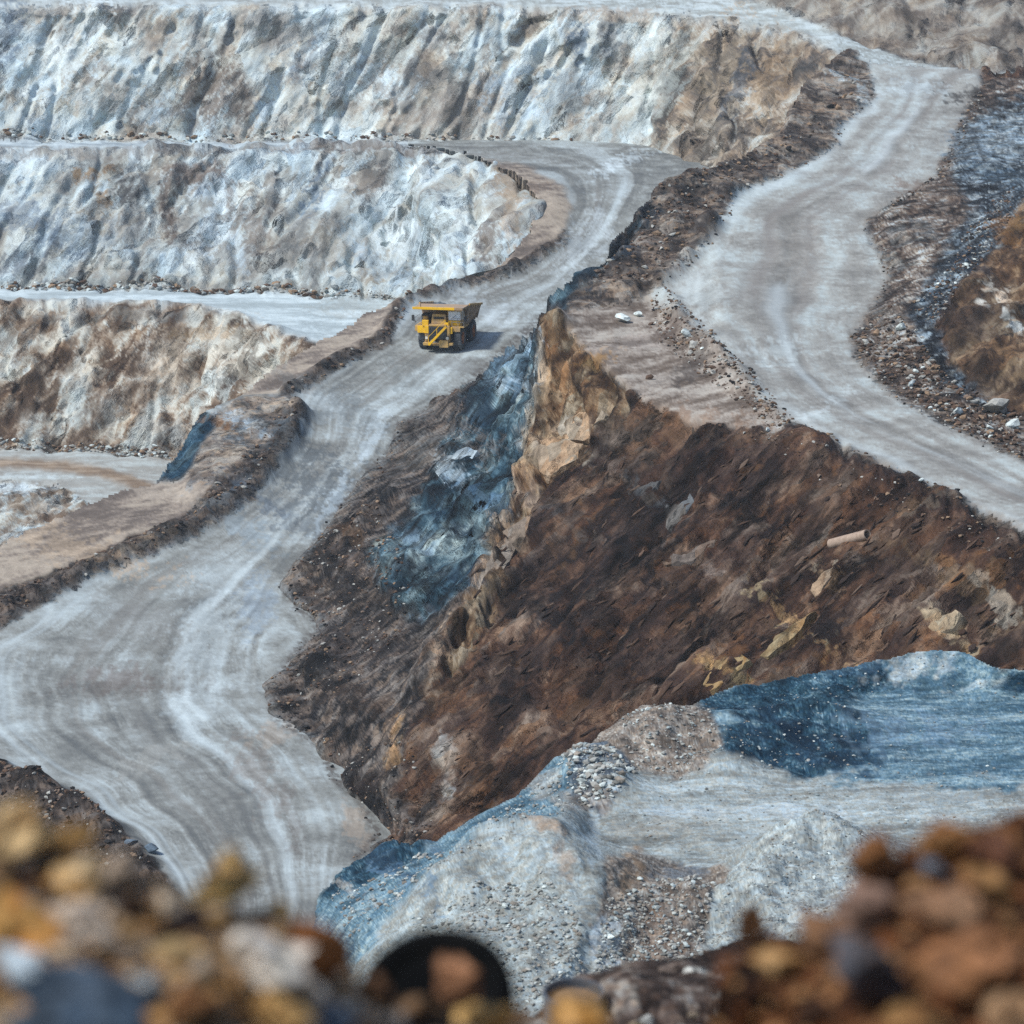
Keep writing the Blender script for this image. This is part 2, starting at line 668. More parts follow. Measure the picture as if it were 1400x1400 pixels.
# ---------------------------------------------------------------- ground styles: colour and relief
def facets(P, L, seed, warp=0.25):
    """angular broken faces: height and a tone for each"""
    W = P + np.stack([fb(P, L * 0.8, 600 + seed, 0), fb(P, L * 0.8, 601 + seed, 0), 0 * P[:, 0]], 1) * L * warp
    f1, bid, o = cells(W, L, seed)
    r2, r3, tone = (np.modf(bid * k)[0] - 0.5 for k in (97.3, 613.7, 331.9))
    h = (bid - 0.5) + (o[:, 0] * r2 + o[:, 1] * (0.5 - bid) + o[:, 2] * r3) * 2.4
    return h, tone * 3.4


def st_wall(S, ramps, dip=56, big=2.2, mid=1.0, fine=0.30, L=10.0, brown=None, seed=0, contrast=1.0):
    P = S['P']
    T = strata(P, dip, 2.0)
    T2 = strata(P, dip + 10, 4.5)
    s1 = fb(T, L * 0.5, 1 + seed, 0)
    s2 = fb(P, L * 1.5, 2 + seed, 0)
    s3 = fb(T2, L * 0.10, 3 + seed, 1)
    s4 = fb(P, L * 0.16, 4 + seed, 1)
    h1, c1 = facets(T, L * 0.46, 9 + seed)
    h2, c2 = facets(T2, L * 0.17, 13 + seed)
    c = ramp(pct((0.45 * s1 + 0.6 * s2 + 0.10 * s3 + 0.12 * s4 + 0.55 * c1 + 0.35 * c2) * contrast), ramps)
    ch = fb(P, L * 0.9, 5 + seed, 0) + 0.4 * c1
    c = mixc(c, c * np.array((0.84, 0.99, 1.10)), sstep(0.4, 2.0, ch) * 0.35)
    c = mixc(c, c * np.array((1.10, 0.98, 0.84)), sstep(0.3, 1.8, -ch) * 0.55)
    d = big * fb(P, L * 2.0, 7 + seed, 2) * 0.16 + mid * 0.2 * fb(T, L * 0.6, 8 + seed, 2)
    d += mid * (0.62 * h1 + 0.22 * h2)
    cr = np.abs(fb(T2, L * 0.3, 16 + seed, 0))                 # joints
    d -= mid * 0.2 * sstep(0.07, 0.0, cr)
    gl = np.abs(fb(strata(P, dip + 16, 4.0), L * 1.1, 17 + seed, 2))      # chutes worn down the face
    d -= mid * 1.1 * sstep(0.45, 0.0, gl)
    c = mixc(c, alb(ramps[-1][1]), sstep(0.30, 0.0, gl + 0.15 * s3) * 0.45 * sstep(-0.3, 0.6, s2))
    return c, d


def st_flat(S, ramps, L=4.0, rough=0.06, stretch=6, dirx=(1, 0.0), seed=0, lumps=0.0):
    P = S['P']
    d = np.array((dirx[0], dirx[1], 0.0)); d /= np.linalg.norm(d)
    e = np.array((-d[1], d[0], 0))
    T = np.stack([P @ d / stretch, P @ e, P[:, 2] * 0.6], 1)
    s = 0.8 * fb(T, L, 20 + seed, 0) + 0.5 * fb(T, L * 0.3, 21 + seed, 1) + 0.5 * fb(P, L * 3, 22 + seed, 0)
    c = ramp(pct(s), ramps)
    h = rough * 0.2 * fb(P, 3.0, 23 + seed, 2) + rough * 1.5 * fb(P, L * 3, 24 + seed, 2)
    if lumps:
        h = h + lumps * np.maximum(0, blocks(P, 1.4, 25 + seed)) + lumps * 0.3 * fb(P, 1.4, 26 + seed, 2)
    return c, h


def st_road(S, ramps, left, right, seed=0, tracks=()):
    """haul road: wheel-worn streaks that follow the bends"""
    P, sh = S['P'], S['sheet']
    full = sh.P[..., :2].reshape(-1, 2)
    dl, tl = seg_dist(full, sh.line(left))
    dr, tr = seg_dist(full, sh.line(right))
    wid = np.median((dl + dr)[S['m'].ravel()])
    s = blur((dl / np.maximum(dl + dr, 1e-3)).reshape(sh.U.shape), 7, 3)[S['m']]
    t = blur((0.5 * (tl + tr)).reshape(sh.U.shape), 8, 3)[S['m']]
    sm = fb(P, 24.0, 38 + seed, 2) * 0.02 + s
    T1 = np.stack([sm * wid, t / 45.0, np.zeros_like(t)], 1)
    T2 = np.stack([sm * wid, t / 12.0, np.full_like(t, 7.0)], 1)
    T3 = np.stack([sm * wid, t / 3.0, np.full_like(t, 17.0)], 1)
    patchy = 0.25 + 0.9 * sstep(-0.6, 1.2, fb(P, 7.0, 40 + seed, 0))
    n = 0.75 * fb(T1, 4.5, 30 + seed, 2) + patchy * (0.16 * fb(T1, 1.2, 31 + seed, 2) + 0.26 * fb(T2, 2.0, 32 + seed, 2) + 0.14 * fb(T2, 0.6, 33 + seed, 2) + 0.30 * fb(T3, 1.0, 39 + seed, 1))
    n += 0.65 * fb(P, 9.0, 34 + seed, 0) + 0.30 * fb(P, 1.4, 42 + seed, 1)
    c = ramp(pct(n * 0.6), ramps)
    h = 0.02 * fb(T1, 0.9, 35 + seed, 2) + 0.08 * fb(P, 16, 37 + seed, 2)
    for (sc, wd, col, stg) in tracks:
        k = np.exp(-((sm - sc) / wd) ** 2) * np.clip(0.6 + 0.5 * fb(T2, 5.0, int(sc * 100) + seed), 0, 1) * stg
        c = mixc(c, alb(col), k)
        h = h - 0.06 * k
    return c, h


def st_slope(S, ramps, dip=42, L=6.0, big=1.0, mid=0.8, fine=0.25, stretch=5, seed=0, pits=0.6, ochre=None, az=0.25):
    """raw blasted slope with beds running up to the right"""
    P = S['P']
    T = strata(P, dip, stretch, az)
    T8 = strata(P, dip + 3, stretch * 1.8, az)
    s1 = fb(T, L * 0.4, 40 + seed, 0)
    s3 = fb(T, L * 0.10, 41 + seed, 1)
    s5 = fb(T8, L * 0.08, 52 + seed, 0)
    s2 = fb(P, L * 2.4, 42 + seed, 0)
    s4 = fb(P, 0.9, 43 + seed, 1)
    h1, c1 = facets(T, L * 0.24, 48 + seed)
    h2, c2 = facets(T8, L * 0.085, 53 + seed)
    c = ramp(pct(0.45 * s1 + 0.12 * s3 + 0.35 * s5 + 0.45 * s2 + 0.1 * s4 + 0.35 * c1 + 0.2 * c2), ramps)
    if ochre is not None:
        c = mixc(c, alb(ochre), sstep(0.9, 1.9, fb(P, L * 1.3, 44 + seed, 1) + 0.35 * s3) * 0.5)
    d = big * 0.25 * fb(P, L * 1.8, 45 + seed, 2) + mid * 0.2 * fb(T, L * 0.4, 46 + seed, 2) + mid * 0.10 * fb(T8, L * .1, 54 + seed, 2)
    d += mid * (0.55 * h1 + 0.18 * h2)
    d -= pits * 0.6 * sstep(0.7, 1.2, fb(T, L * 0.18, 51 + seed, 0))
    return c, d


def st_rubble(S, ramps, size=1.0, amp=0.5, seed=0, base=0.25, warm=0.0):
    P = S['P']
    f1, bid, o = cells(P + fb(P, size, 60 + seed, 1)[:, None] * size * 0.12, size, 61 + seed)
    f2, bi2, o2 = cells(P, size * 0.45, 62 + seed)
    s = 0.8 * (bid - 0.5) * 2.4 + 0.5 * (bi2 - 0.5) * 2.4 + 0.6 * fb(P, size * 6, 63 + seed) + 0.15 * fb(P, size * 0.5, 66 + seed, 1)
    c = ramp(pct(s), ramps)
    d = amp * 0.8 * (0.8 - f1) * (0.4 + bid) + amp * 0.3 * (0.7 - f2) * (0.3 + bi2) + base * 0.7 * fb(P, size * 6, 64 + seed, 2)
    return c, d


def st_gravel(S, ramps, grain=0.12, amp=0.05, L=3.0, seed=0, stretch=1.0, dip=0, dirx=None, lump=0.10):
    P = S['P']
    if dirx is not None:
        d = np.array(dirx, float); d /= np.linalg.norm(d)
        T = P - np.outer(P @ d, d) * (1 - 1 / stretch)
    else:
        T = P
    s = 0.7 * fb(T, L, 70 + seed) + 0.6 * fb(T, L * 0.22, 71 + seed, 1) + 0.45 * fb(P, grain, 72 + seed, 1) + 0.3 * fb(P, L * 0.1, 76 + seed, 1)
    c = ramp(pct(s * 0.7), ramps)
    h = lump * 0.7 * fb(P, L * 1.2, 74 + seed, 2) + amp * 0.2 * fb(P, grain * 8, 75 + seed, 2)
    return c, h
# ================================================================ 1. far benches and working faces
M_FAR = rock_mat("far_rock", 56, 2.2, 2.6, 3.0, 0.19, 1.0, 0.5, pit=0.22, warm=0.03)
M_BROWN = rock_mat("brown_bedded_rock", 40, 5.5, 1.0, 0.85, 0.66, 1.1, 0.35, pit=0.85, warm=0.12)
M_SLATE = rock_mat("slate", 36, 5.0, 1.3, 1.5, 0.62, 1.4, 0.4, pit=0.72, warm=0.05, d3=1.2, az=1.6)
M_NOSE = rock_mat("cliff_rock", 80, 3.0, 1.0, 1.1, 0.45, 1.0, 0.3, pit=0.5, warm=0.10)
M_TAWNY = rock_mat("tawny_rock", 36, 5.0, 1.6, 1.4, 0.42, 0.8, 0.3, pit=0.5, warm=0.10)
M_FLAT = earth_mat("packed_earth", 0.8, 0.10, 0.10)
M_ROAD = earth_mat("haul_road_dust", 1.1, 0.09, 0.05)
M_MID = rock_mat("rubble_rock", 20, 1.3, 1.0, 0.8, 0.50, 0.9, 0.2, pit=0.55, warm=0.08, d3=1.2)
M_SHOULDER = earth_mat("bare_earth", 1.2, 0.16, 0.10)
M_GRAV = rock_mat("gravel", 5, 1.4, 0.5, 0.15, 0.24, 0.45, 0.03, pit=0.25, warm=0.06, d3=1.1)
M_RIM = rock_mat("rim_soil", 10, 1.3, 0.12, 0.07, 0.6, 0.9, 0.02, pit=0.7, warm=0.08, d3=1.1)

WHITE = [(0.0, (112, 108, 108)), (0.10, (152, 144, 138)), (0.25, (184, 177, 170)), (0.5, (205, 203, 200)), (0.75, (220, 225, 228)), (1.0, (240, 243, 244))]
GREYW = [(0.0, (88, 92, 98)), (0.10, (126, 123, 122)), (0.25, (162, 157, 153)), (0.5, (187, 186, 184)), (0.75, (208, 214, 218)), (1.0, (236, 241, 243))]
TANW = [(0.0, (70, 58, 50)), (0.14, (100, 84, 70)), (0.35, (136, 120, 104)), (0.6, (168, 154, 138)), (0.8, (190, 182, 172)), (1.0, (224, 220, 212))]
BENCH = [(0.0, (172, 180, 184)), (0.4, (190, 199, 204)), (0.75, (204, 213, 218)), (1.0, (218, 226, 231))]

A = Sheet(-240, 1620, -230, 800, [(-236, -226), (1616, -226), (1616, 160), (1330, 170), (1150, 420), (900, 470), (700, 560), (500, 740), (400, 796), (-236, 796)], step=2.0, seed=1)
A.tin([
    [(-260, -250, 620), (400, -250, 620), (1000, -250, 600), (1640, -250, 560)],
    [(-260, -12, 520), (400, -10, 515), (950, -6, 500), (1040, 5, 485), (1130, 40, 462), (1240, 80, 440), (1340, 98, 425), (1640, 98, 420)],
    [(-260, 8, 490), (0, 6, 490), (400, 5, 488), (700, 8, 484), (900, 18, 478), (960, 28, 474), (1060, 40, 464), (1110, 55, 452), (1150, 75, 434), (1180, 100, 415), (1195, 130, 388), (1340, 150, 378), (1640, 150, 378)],
    [(-260, 191, -28), (0, 190, -28), (300, 190, -28), (600, 193, -28.2), (750, 198, -28.7), (860, 210, -29.5), (905, 226, -30), (1000, 262, -31), (1100, 305, -33), (1250, 360, -36), (1640, 400, -38)],
    [(-260, 210, -28), (0, 208, -28), (300, 206, -28), (560, 206, -28), (640, 216, -28.6), (720, 229, -29.8), (800, 246, -31.5), (900, 280, -34), (1000, 320, -37), (1250, 410, -42), (1640, 440, -42)],
    [(656, 219, -28.5), (716, 246, -29.6), (742, 283, -31.9), (730, 322, -34.9), (704, 354, -37.4), (682, 373, -38.8)],
    [(640, 220, -28.4), (705, 250, -29.6), (728, 283, -31.9), (716, 320, -34.65), (692, 352, -37.1), (672, 370, -38.5), (622, 386, -39.4)],
    [(-260, 392, -47), (0, 392, -47), (200, 396, -47), (350, 400, -47), (450, 405, -47), (560, 410, -47.4), (700, 420, -48), (900, 430, -49), (1640, 500, -54)],
    [(-260, 412, -47), (0, 412, -47), (60, 416, -47), (170, 418, -47), (250, 420, -47.2), (310, 433, -47.4), (380, 457, -47.8), (440, 472, -48.4), (560, 500, -50), (700, 540, -52), (900, 600, -56), (1640, 700, -60)],
    [(-260, 612, 386), (0, 612, 385), (100, 614, 384), (200, 622, 380), (240, 630, 377), (330, 655, 366), (500, 690, 352), (700, 740, 335)],
    [(-260, 830, -65), (0, 830, -65), (200, 830, -65), (500, 830, -66), (900, 830, -66), (1640, 830, -67)],
], sm=2)
A.raise_line([(-240, 207), (100, 205), (300, 203), (560, 203), (640, 213)], 0.8, 1.6)
A.raise_line([(-240, 409), (60, 412), (170, 414), (250, 417), (310, 429), (380, 453)], 0.7, 1.8, 3)
A.region("rock_face", "pale upper quarry face rising behind the topmost road", "rock face", None, st_wall, M_FAR, ramps=[(0, (72, 66, 62)), (.3, (118, 108, 100)), (.6, (146, 136, 126)), (1, (182, 176, 168))], seed=3, L=9, contrast=.7, mid=.6)
A.region("haul_road", "narrow pale road running along the top edge of the quarry", "road",
         [[(-300, -13), (950, -7), (1040, 4), (1130, 39), (1240, 79), (1340, 98), (1650, 97), (1650, 200), (1190, 180), (1195, 130), (1180, 100), (1150, 74), (1110, 54), (1060, 39), (960, 27), (900, 16), (700, 7), (400, 4), (-300, 6)]],
         st_flat, M_ROAD, w_px=2, ramps=[(0, (158, 156, 153)), (0.4, (182, 183, 182)), (1, (208, 213, 216))], dirx=(0.9, -0.4), L=3)
A.region("rock_face", "tall white and beige top face with diagonal bedding above the upper terrace", "rock face",
         [[(-300, 7), (400, 5), (700, 8), (900, 18), (960, 28), (1060, 40), (1110, 55), (1150, 75), (1195, 130), (1300, 200), (1640, 300), (1640, 400), (1250, 360), (1100, 305), (1000, 262), (905, 226), (860, 210), (750, 198), (600, 193), (-300, 190)]],
         st_wall, M_FAR, w_px=2, ramps=WHITE, dip=54, seed=10, L=11, contrast=0.6)
A.region("rock_face", "tan and grey streaked end of the top face beneath the road junction", "rock face",
         [[(925, 20), (960, 28), (1060, 41), (1110, 56), (1150, 76), (1195, 131), (1300, 210), (1200, 330), (1000, 262), (905, 226), (880, 200), (900, 120)]],
         st_wall, M_FAR, w_px=9, ramps=[(0.0, (70, 70, 72)), (0.18, (112, 102, 94)), (0.45, (150, 136, 120)), (0.75, (176, 164, 148)), (1.0, (206, 202, 196))], dip=58, seed=14, L=8, contrast=.9)
A.region("terrace", "thin level pale terrace between the two upper quarry faces", "terrace",
         [[(-300, 191), (600, 193), (750, 198), (905, 226), (1000, 262), (1640, 400), (1640, 440), (1000, 300), (800, 236), (640, 206), (560, 200), (300, 201), (-300, 203)]],
         st_flat, M_FLAT, w_px=1, ramps=[(0, (146, 156, 164)), (0.5, (180, 190, 198)), (1, (210, 218, 224))], L=3)
A.region("rock_face", "middle quarry face of grey, white and brown blocks above the level floor", "rock face",
         [[(-300, 202), (560, 201), (640, 208), (800, 238), (1000, 302), (1640, 440), (1640, 500), (900, 430), (560, 410), (450, 405), (350, 400), (200, 396), (-300, 392)]],
         st_wall, M_FAR, w_px=2.5, ramps=GREYW, dip=50, seed=20, L=11, big=2.6, mid=1.1, contrast=0.62)
A.region("quarry_floor", "flat whitish quarry floor under the middle face", "quarry floor",
         [[(-300, 392), (200, 396), (350, 400), (450, 405), (560, 410), (900, 430), (1640, 500), (1640, 700), (900, 600), (560, 500), (440, 472), (380, 455), (310, 430), (250, 417), (170, 414), (60, 412), (-300, 408)]],
         st_flat, M_FLAT, w_px=2, ramps=BENCH, L=5)
A.region("rock_face", "lower brown and cream quarry face on the left", "rock face",
         [[(-300, 408), (60, 412), (170, 415), (250, 417), (310, 430), (380, 455), (440, 472), (560, 500), (900, 600), (900, 800), (700, 740), (500, 690), (330, 655), (240, 630), (200, 622), (100, 614), (-300, 612)]],
         st_wall, M_FAR, w_px=2.5, ramps=TANW, dip=58, seed=30, L=7, mid=0.9, fine=0.4)
A.region("quarry_floor", "lowest quarry floor with a curving track at the left edge", "quarry floor",
         [[(-300, 612), (100, 614), (200, 622), (240, 630), (330, 655), (500, 690), (700, 740), (900, 900), (-300, 900)]],
         st_flat, M_FLAT, w_px=2, ramps=[(0, (160, 155, 150)), (0.5, (176, 173, 170)), (1, (194, 195, 195))], L=5, seed=5, stretch=3)
W_, BR, DB, BL, TN, OC = (226, 232, 236), (122, 110, 102), (74, 70, 72), (96, 120, 142), (172, 156, 138), (150, 118, 78)
A.region("haul_road", "narrow tan track curving across the lowest floor at the left edge", "road",
         [[(-300, 616), (0, 625), (60, 627), (120, 634), (170, 646), (215, 664), (225, 690), (190, 672), (150, 656), (100, 646), (40, 641), (-300, 636)]],
         st_flat, M_FLAT, w_px=1.5, ramps=[(0, (128, 112, 96)), (0.5, (150, 133, 114)), (1, (170, 154, 136))], L=3, seed=8)
A.region("rock_ledge", "low ledge of pale and brown broken rock on the lowest floor at the left edge", "ledge",
         [[(-300, 664), (20, 658), (70, 662), (105, 672), (120, 690), (190, 720), (60, 800), (-300, 830)]],
         st_wall, M_FAR, w_px=3, ramps=[(0.0, (104, 90, 78)), (0.2, (146, 132, 118)), (0.5, (176, 168, 158)), (0.8, (200, 202, 202)), (1.0, (226, 229, 230))], L=5, mid=0.5, big=0.4, seed=60)
A.build(patches=[
    (95, 60, 40, 95, -32, W_, .9), (66, 125, 22, 40, 0, W_, .9), (40, 170, 60, 16, 0, (190, 202, 210), .7), (8, 45, 24, 60, -12, (120, 134, 148), .8),
    (205, 152, 20, 26, -30, (208, 220, 228), .8), (300, 130, 60, 46, -35, BR, .85), (250, 160, 46, 16, -20, BR, .6), (185, 155, 10, 20, -30, DB, .7),
    (480, 105, 90, 30, -12, W_, .75), (520, 60, 60, 22, -20, (216, 214, 208), .7), (360, 155, 14, 40, -32, (190, 205, 216), .8), (600, 60, 40, 26, -30, BR, .6), (640, 150, 60, 26, 0, (150, 138, 128), .6),
    (540, 140, 60, 20, -35, (150, 136, 124), .6), (420, 70, 20, 50, -32, BL, .45), (300, 70, 6, 10, -30, DB, .7), (370, 30, 80, 22, 0, (164, 160, 158), .6),
    (700, 130, 46, 44, 0, (184, 200, 212), .75), (790, 60, 16, 34, 0, BL, .8), (835, 60, 16, 40, 10, (120, 122, 128), .75), (900, 100, 40, 80, -24, (206, 206, 202), .65), (770, 130, 40, 50, -20, (196, 206, 212), .7),
    (830, 20, 80, 12, 0, TN, .6), (985, 90, 30, 90, -24, (156, 142, 122), .7), (1010, 110, 14, 70, -24, (84, 92, 102), .7), (1050, 110, 30, 70, -24, (160, 138, 110), .65), (960, 190, 36, 40, -30, (128, 118, 108), .7), (920, 220, 40, 12, 0, (142, 132, 122), .6),
    (50, 207, 280, 5, 0, (138, 128, 122), .6), (500, 205, 200, 5, 0, (134, 122, 114), .7),
    (60, 262, 20, 46, 40, (210, 208, 202), .7), (125, 232, 40, 10, 10, OC, .8), (140, 262, 10, 22, 30, OC, .7), (172, 262, 22, 22, 0, DB, .85), (163, 232, 12, 8, 0, DB, .7), (230, 285, 12, 50, 4, (104, 92, 86), .85), (205, 285, 10, 26, 10, (216, 218, 218), .8),
    (200, 222, 60, 10, 0, (108, 104, 104), .5), (270, 238, 50, 18, 0, (130, 116, 108), .8), (285, 258, 30, 14, 20, (206, 216, 224), .8), (290, 310, 20, 56, -36, (216, 224, 230), .85), (340, 300, 30, 60, 30, (124, 112, 104), .7), (325, 340, 10, 50, 10, (188, 200, 210), .7), (430, 260, 14, 40, -24, (110, 132, 152), .8), (370, 255, 16, 30, -20, (124, 116, 112), .7),
    (90, 320, 60, 30, -20, BL, .55), (30, 360, 40, 22, 0, (96, 98, 106), .7), (70, 330, 14, 26, -30, (70, 88, 108), .6), (130, 310, 40, 26, 0, (176, 190, 200), .6), (20, 290, 40, 30, 0, (128, 146, 164), .6),
    (490, 310, 26, 60, -30, (204, 208, 210), .6), (560, 330, 70, 34, -30, (214, 224, 232), .85), (610, 300, 30, 50, -20, (214, 218, 218), .7), (520, 360, 60, 20, -30, (176, 194, 208), .7), (450, 340, 40, 34, 0, (164, 154, 142), .5), (640, 250, 40, 20, -30, (196, 192, 184), .6), (700, 250, 30, 30, 0, (150, 128, 102), .7), (668, 330, 22, 40, -28, (120, 108, 100), .75), (700, 300, 14, 40, 0, (172, 152, 128), .6), (500, 250, 30, 36, -10, (150, 140, 132), .6),
    (100, 385, 160, 10, 0, (150, 152, 152), .6), (350, 390, 90, 9, 0, (158, 156, 152), .5), (480, 420, 60, 16, 0, (172, 170, 166), .5),
    (30, 450, 60, 26, 0, (104, 86, 70), .6), (50, 540, 30, 40, -20, (92, 78, 66), .7), (140, 560, 30, 30, 0, (98, 84, 74), .6), (330, 480, 60, 40, -30, (198, 190, 178), .8), (300, 525, 30, 22, -30, (226, 224, 220), .8), (280, 455, 60, 12, 0, (166, 142, 110), .5), (230, 500, 40, 46, -30, (184, 170, 152), .7), (220, 590, 40, 26, 0, (176, 172, 168), .7), (120, 500, 30, 40, -30, (186, 176, 162), .6), (180, 430, 150, 10, 0, (158, 154, 150), .6), (195, 490, 14, 30, -20, (110, 94, 80), .6),
    (20, 668, 60, 10, 0, (214, 218, 222), .8), (70, 672, 26, 6, 0, (128, 108, 86), .8), (40, 690, 50, 14, 0, (168, 150, 128), .6), (20, 730, 30, 6, 0, (220, 222, 224), .8), (30, 652, 70, 4, 0, (206, 210, 212), .8),
])

# ================================================================ 2. the main haul road with its shoulder
ZV = [150, 205, 230, 260, 310, 370, 420, 470, 520, 600, 700, 800, 900, 1000, 1100, 1200, 1500]
ZZ = [-27.5, -28, -28.8, -30.2, -34, -38.6, -41.2, -43, -45.5, -49, -52.5, -56, -58.5, -60, -61, -61.6, -62.4]
RL = [(560, 203), (650, 208), (740, 230), (785, 262), (788, 295), (772, 325), (735, 354), (690, 378), (620, 390), (556, 420), (528, 465), (460, 500), (390, 545), (415, 578), (395, 612), (340, 680), (260, 730), (150, 775), (60, 822), (0, 852), (-150, 930)]
RR = [(600, 192), (750, 195), (860, 207), (905, 229), (895, 262), (840, 325), (790, 378), (770, 405), (735, 440), (700, 470), (632, 530), (590, 560), (545, 578), (540, 610), (490, 662), (440, 735), (400, 780), (388, 802), (410, 830), (440, 850), (400, 900), (366, 945), (380, 985), (440, 1020), (455, 1060), (500, 1100), (515, 1140), (490, 1170), (470, 1260)]
RN = [(-150, 1000), (0, 1042), (100, 1088), (160, 1140), (215, 1190), (260, 1260)]
SIL = [(556, 199), (600, 204), (646, 214), (711, 247), (735, 283), (723, 321), (698, 353), (676, 372), (620, 387), (560, 409), (500, 428), (455, 458), (440, 464), (405, 486), (355, 518), (330, 545), (288, 571), (272, 570), (215, 655), (180, 665), (110, 690), (60, 715), (0, 745), (-240, 830)]
B1 = Sheet(-240, 1000, 180, 1480, SIL + [(-240, 1478), (760, 1478), (760, 1150), (640, 1050), (600, 900), (700, 700), (800, 520), (860, 420), (960, 330), (990, 230), (900, 190), (750, 184), (556, 184)], seed=2)
B1.profile(ZV, ZZ)
b1P = B1.P
# nose of made ground beside the bend, with its steep left flank
nose = in_poly(B1.U, B1.V, [(272, 570), (330, 545), (400, 545), (418, 578), (395, 615), (330, 680), (250, 690), (262, 640)])
b1P[..., 2] += blur(nose.astype(float), 5) * 1.1
isl = in_poly(B1.U, B1.V, [(640, 221), (720, 233), (770, 262), (775, 290), (755, 325), (690, 360), (672, 372), (700, 300)])
b1P[..., 2] += blur(isl.astype(float), 5) * 0.7
B1.raise_line([(772, 322), (738, 350), (692, 375), (630, 386), (560, 412)], 0.9, 1.3, 1)
B1.raise_line([(548, 420), (520, 464), (455, 497), (392, 538)], 0.75, 1.2, 2)
B1.raise_line([(412, 568), (404, 595), (380, 632), (335, 676), (258, 726), (150, 766), (60, 812), (0, 840), (-150, 915)], 1.0, 1.3, 3)
B1.raise_line([(-150, 1022), (0, 1062), (90, 1105), (150, 1156), (205, 1200)], 1.2, 1.6, 4)
DUST = [(0.0, (100, 100, 102)), (0.15, (122, 120, 119)), (0.4, (144, 142, 140)), (0.65, (162, 161, 161)), (0.85, (178, 181, 183)), (1.0, (200, 206, 210))]
EARTH = [(0.0, (104, 94, 88)), (0.3, (134, 122, 113)), (0.6, (154, 141, 129)), (1.0, (178, 165, 150))]
BERM = [(0.0, (36, 32, 32)), (0.3, (60, 53, 50)), (0.6, (84, 75, 70)), (1.0, (122, 110, 102))]
B1.region("haul_road", "long winding grey dust haul road with the yellow truck on it", "road", None, st_road, M_ROAD, ramps=DUST, left=RL[:-3] + [(60, 830), (0, 872), (-45, 925), (-40, 985), (20, 1040), (100, 1090), (160, 1140), (215, 1190), (260, 1260)], right=RR[:17] + [(384, 850), (368, 920), (370, 965), (400, 1000), (440, 1030), (470, 1070), (500, 1105), (514, 1145), (490, 1190), (470, 1260)],
          tracks=[(0.07, 0.015, (200, 207, 212), .7), (0.11, 0.012, (196, 203, 208), .5), (0.66, 0.07, (196, 203, 208), .45), (0.35, 0.07, (128, 122, 118), .5), (0.5, 0.05, (124, 120, 118), .4)])
B1.region("road_shoulder", "bare tan strip of ground beyond the main haul road's left berm", "road shoulder",
          [[(640, 216), (712, 226), (770, 256), (780, 290), (765, 322), (735, 350), (690, 374), (620, 386), (555, 414), (530, 452), (500, 476), (450, 497), (388, 540), (330, 548), (272, 566), (200, 560), (440, 440), (560, 400), (660, 372), (700, 300)],
           [(-300, 860), (-300, 700), (180, 640), (215, 652), (262, 655), (300, 668), (262, 712), (150, 762), (0, 834), (-150, 905)]],
          st_flat, M_SHOULDER, w_px=3, ramps=EARTH, L=5, dirx=(0.8, 0.5), rough=0.06, seed=7, stretch=3)
B1.region("earth_mound", "rough brown and grey knob of made ground in the bend beside the main road", "mound",
          [[(285, 588), (330, 556), (400, 550), (416, 578), (400, 606), (345, 668), (300, 690), (255, 668), (262, 640), (280, 610)]],
          st_rubble, M_MID, w_px=3, ramps=EARTH, size=1.1, amp=0.45, seed=1)
B1.region("rock_outcrop", "dark teal rock wedge standing at the left end of the brown knob", "outcrop",  # steep flank of the knob, coloured dark teal
          [[(272, 568), (300, 586), (284, 612), (262, 640), (250, 657), (212, 657)]],
          st_slope, M_SLATE, w_px=1.5, ramps=[(0, (26, 52, 68)), (0.5, (46, 78, 96)), (1, (90, 120, 136))], seed=5, L=3, big=0.2, mid=0.5)
B1.region("earth_berm", "dark earth berm curling along the left edge of the main haul road", "berm",
          [[(774, 316), (780, 330), (740, 358), (694, 382), (625, 393), (560, 418), (552, 412), (620, 384), (690, 371), (736, 346)],
           [(554, 416), (534, 468), (462, 504), (392, 550), (376, 545), (452, 494), (516, 462), (538, 420)],
           [(400, 545), (420, 578), (400, 616), (346, 686), (264, 736), (152, 780), (62, 828), (-150, 940), (-300, 940), (-300, 880), (-150, 900), (0, 806), (60, 786), (150, 748), (240, 712), (320, 655), (376, 610), (404, 575)]],
          st_rubble, M_MID, w_px=2.5, ramps=BERM, size=0.55, amp=0.28, seed=3)
B1.region("earth_berm", "dark brown berm on the near side of the main haul road at lower left", "berm",
          [[(-300, 960), (-150, 1000), (0, 1044), (60, 1066), (110, 1092), (165, 1142), (222, 1192), (262, 1262), (330, 1480), (-300, 1480)]],
          st_rubble, M_MID, w_px=3, ramps=BERM, size=0.6, amp=0.25, seed=4)
B1.spill(RR[8:], (84, 76, 72), 7, .8)
B1.spill(RL[10:], (96, 90, 86), 5, .6)
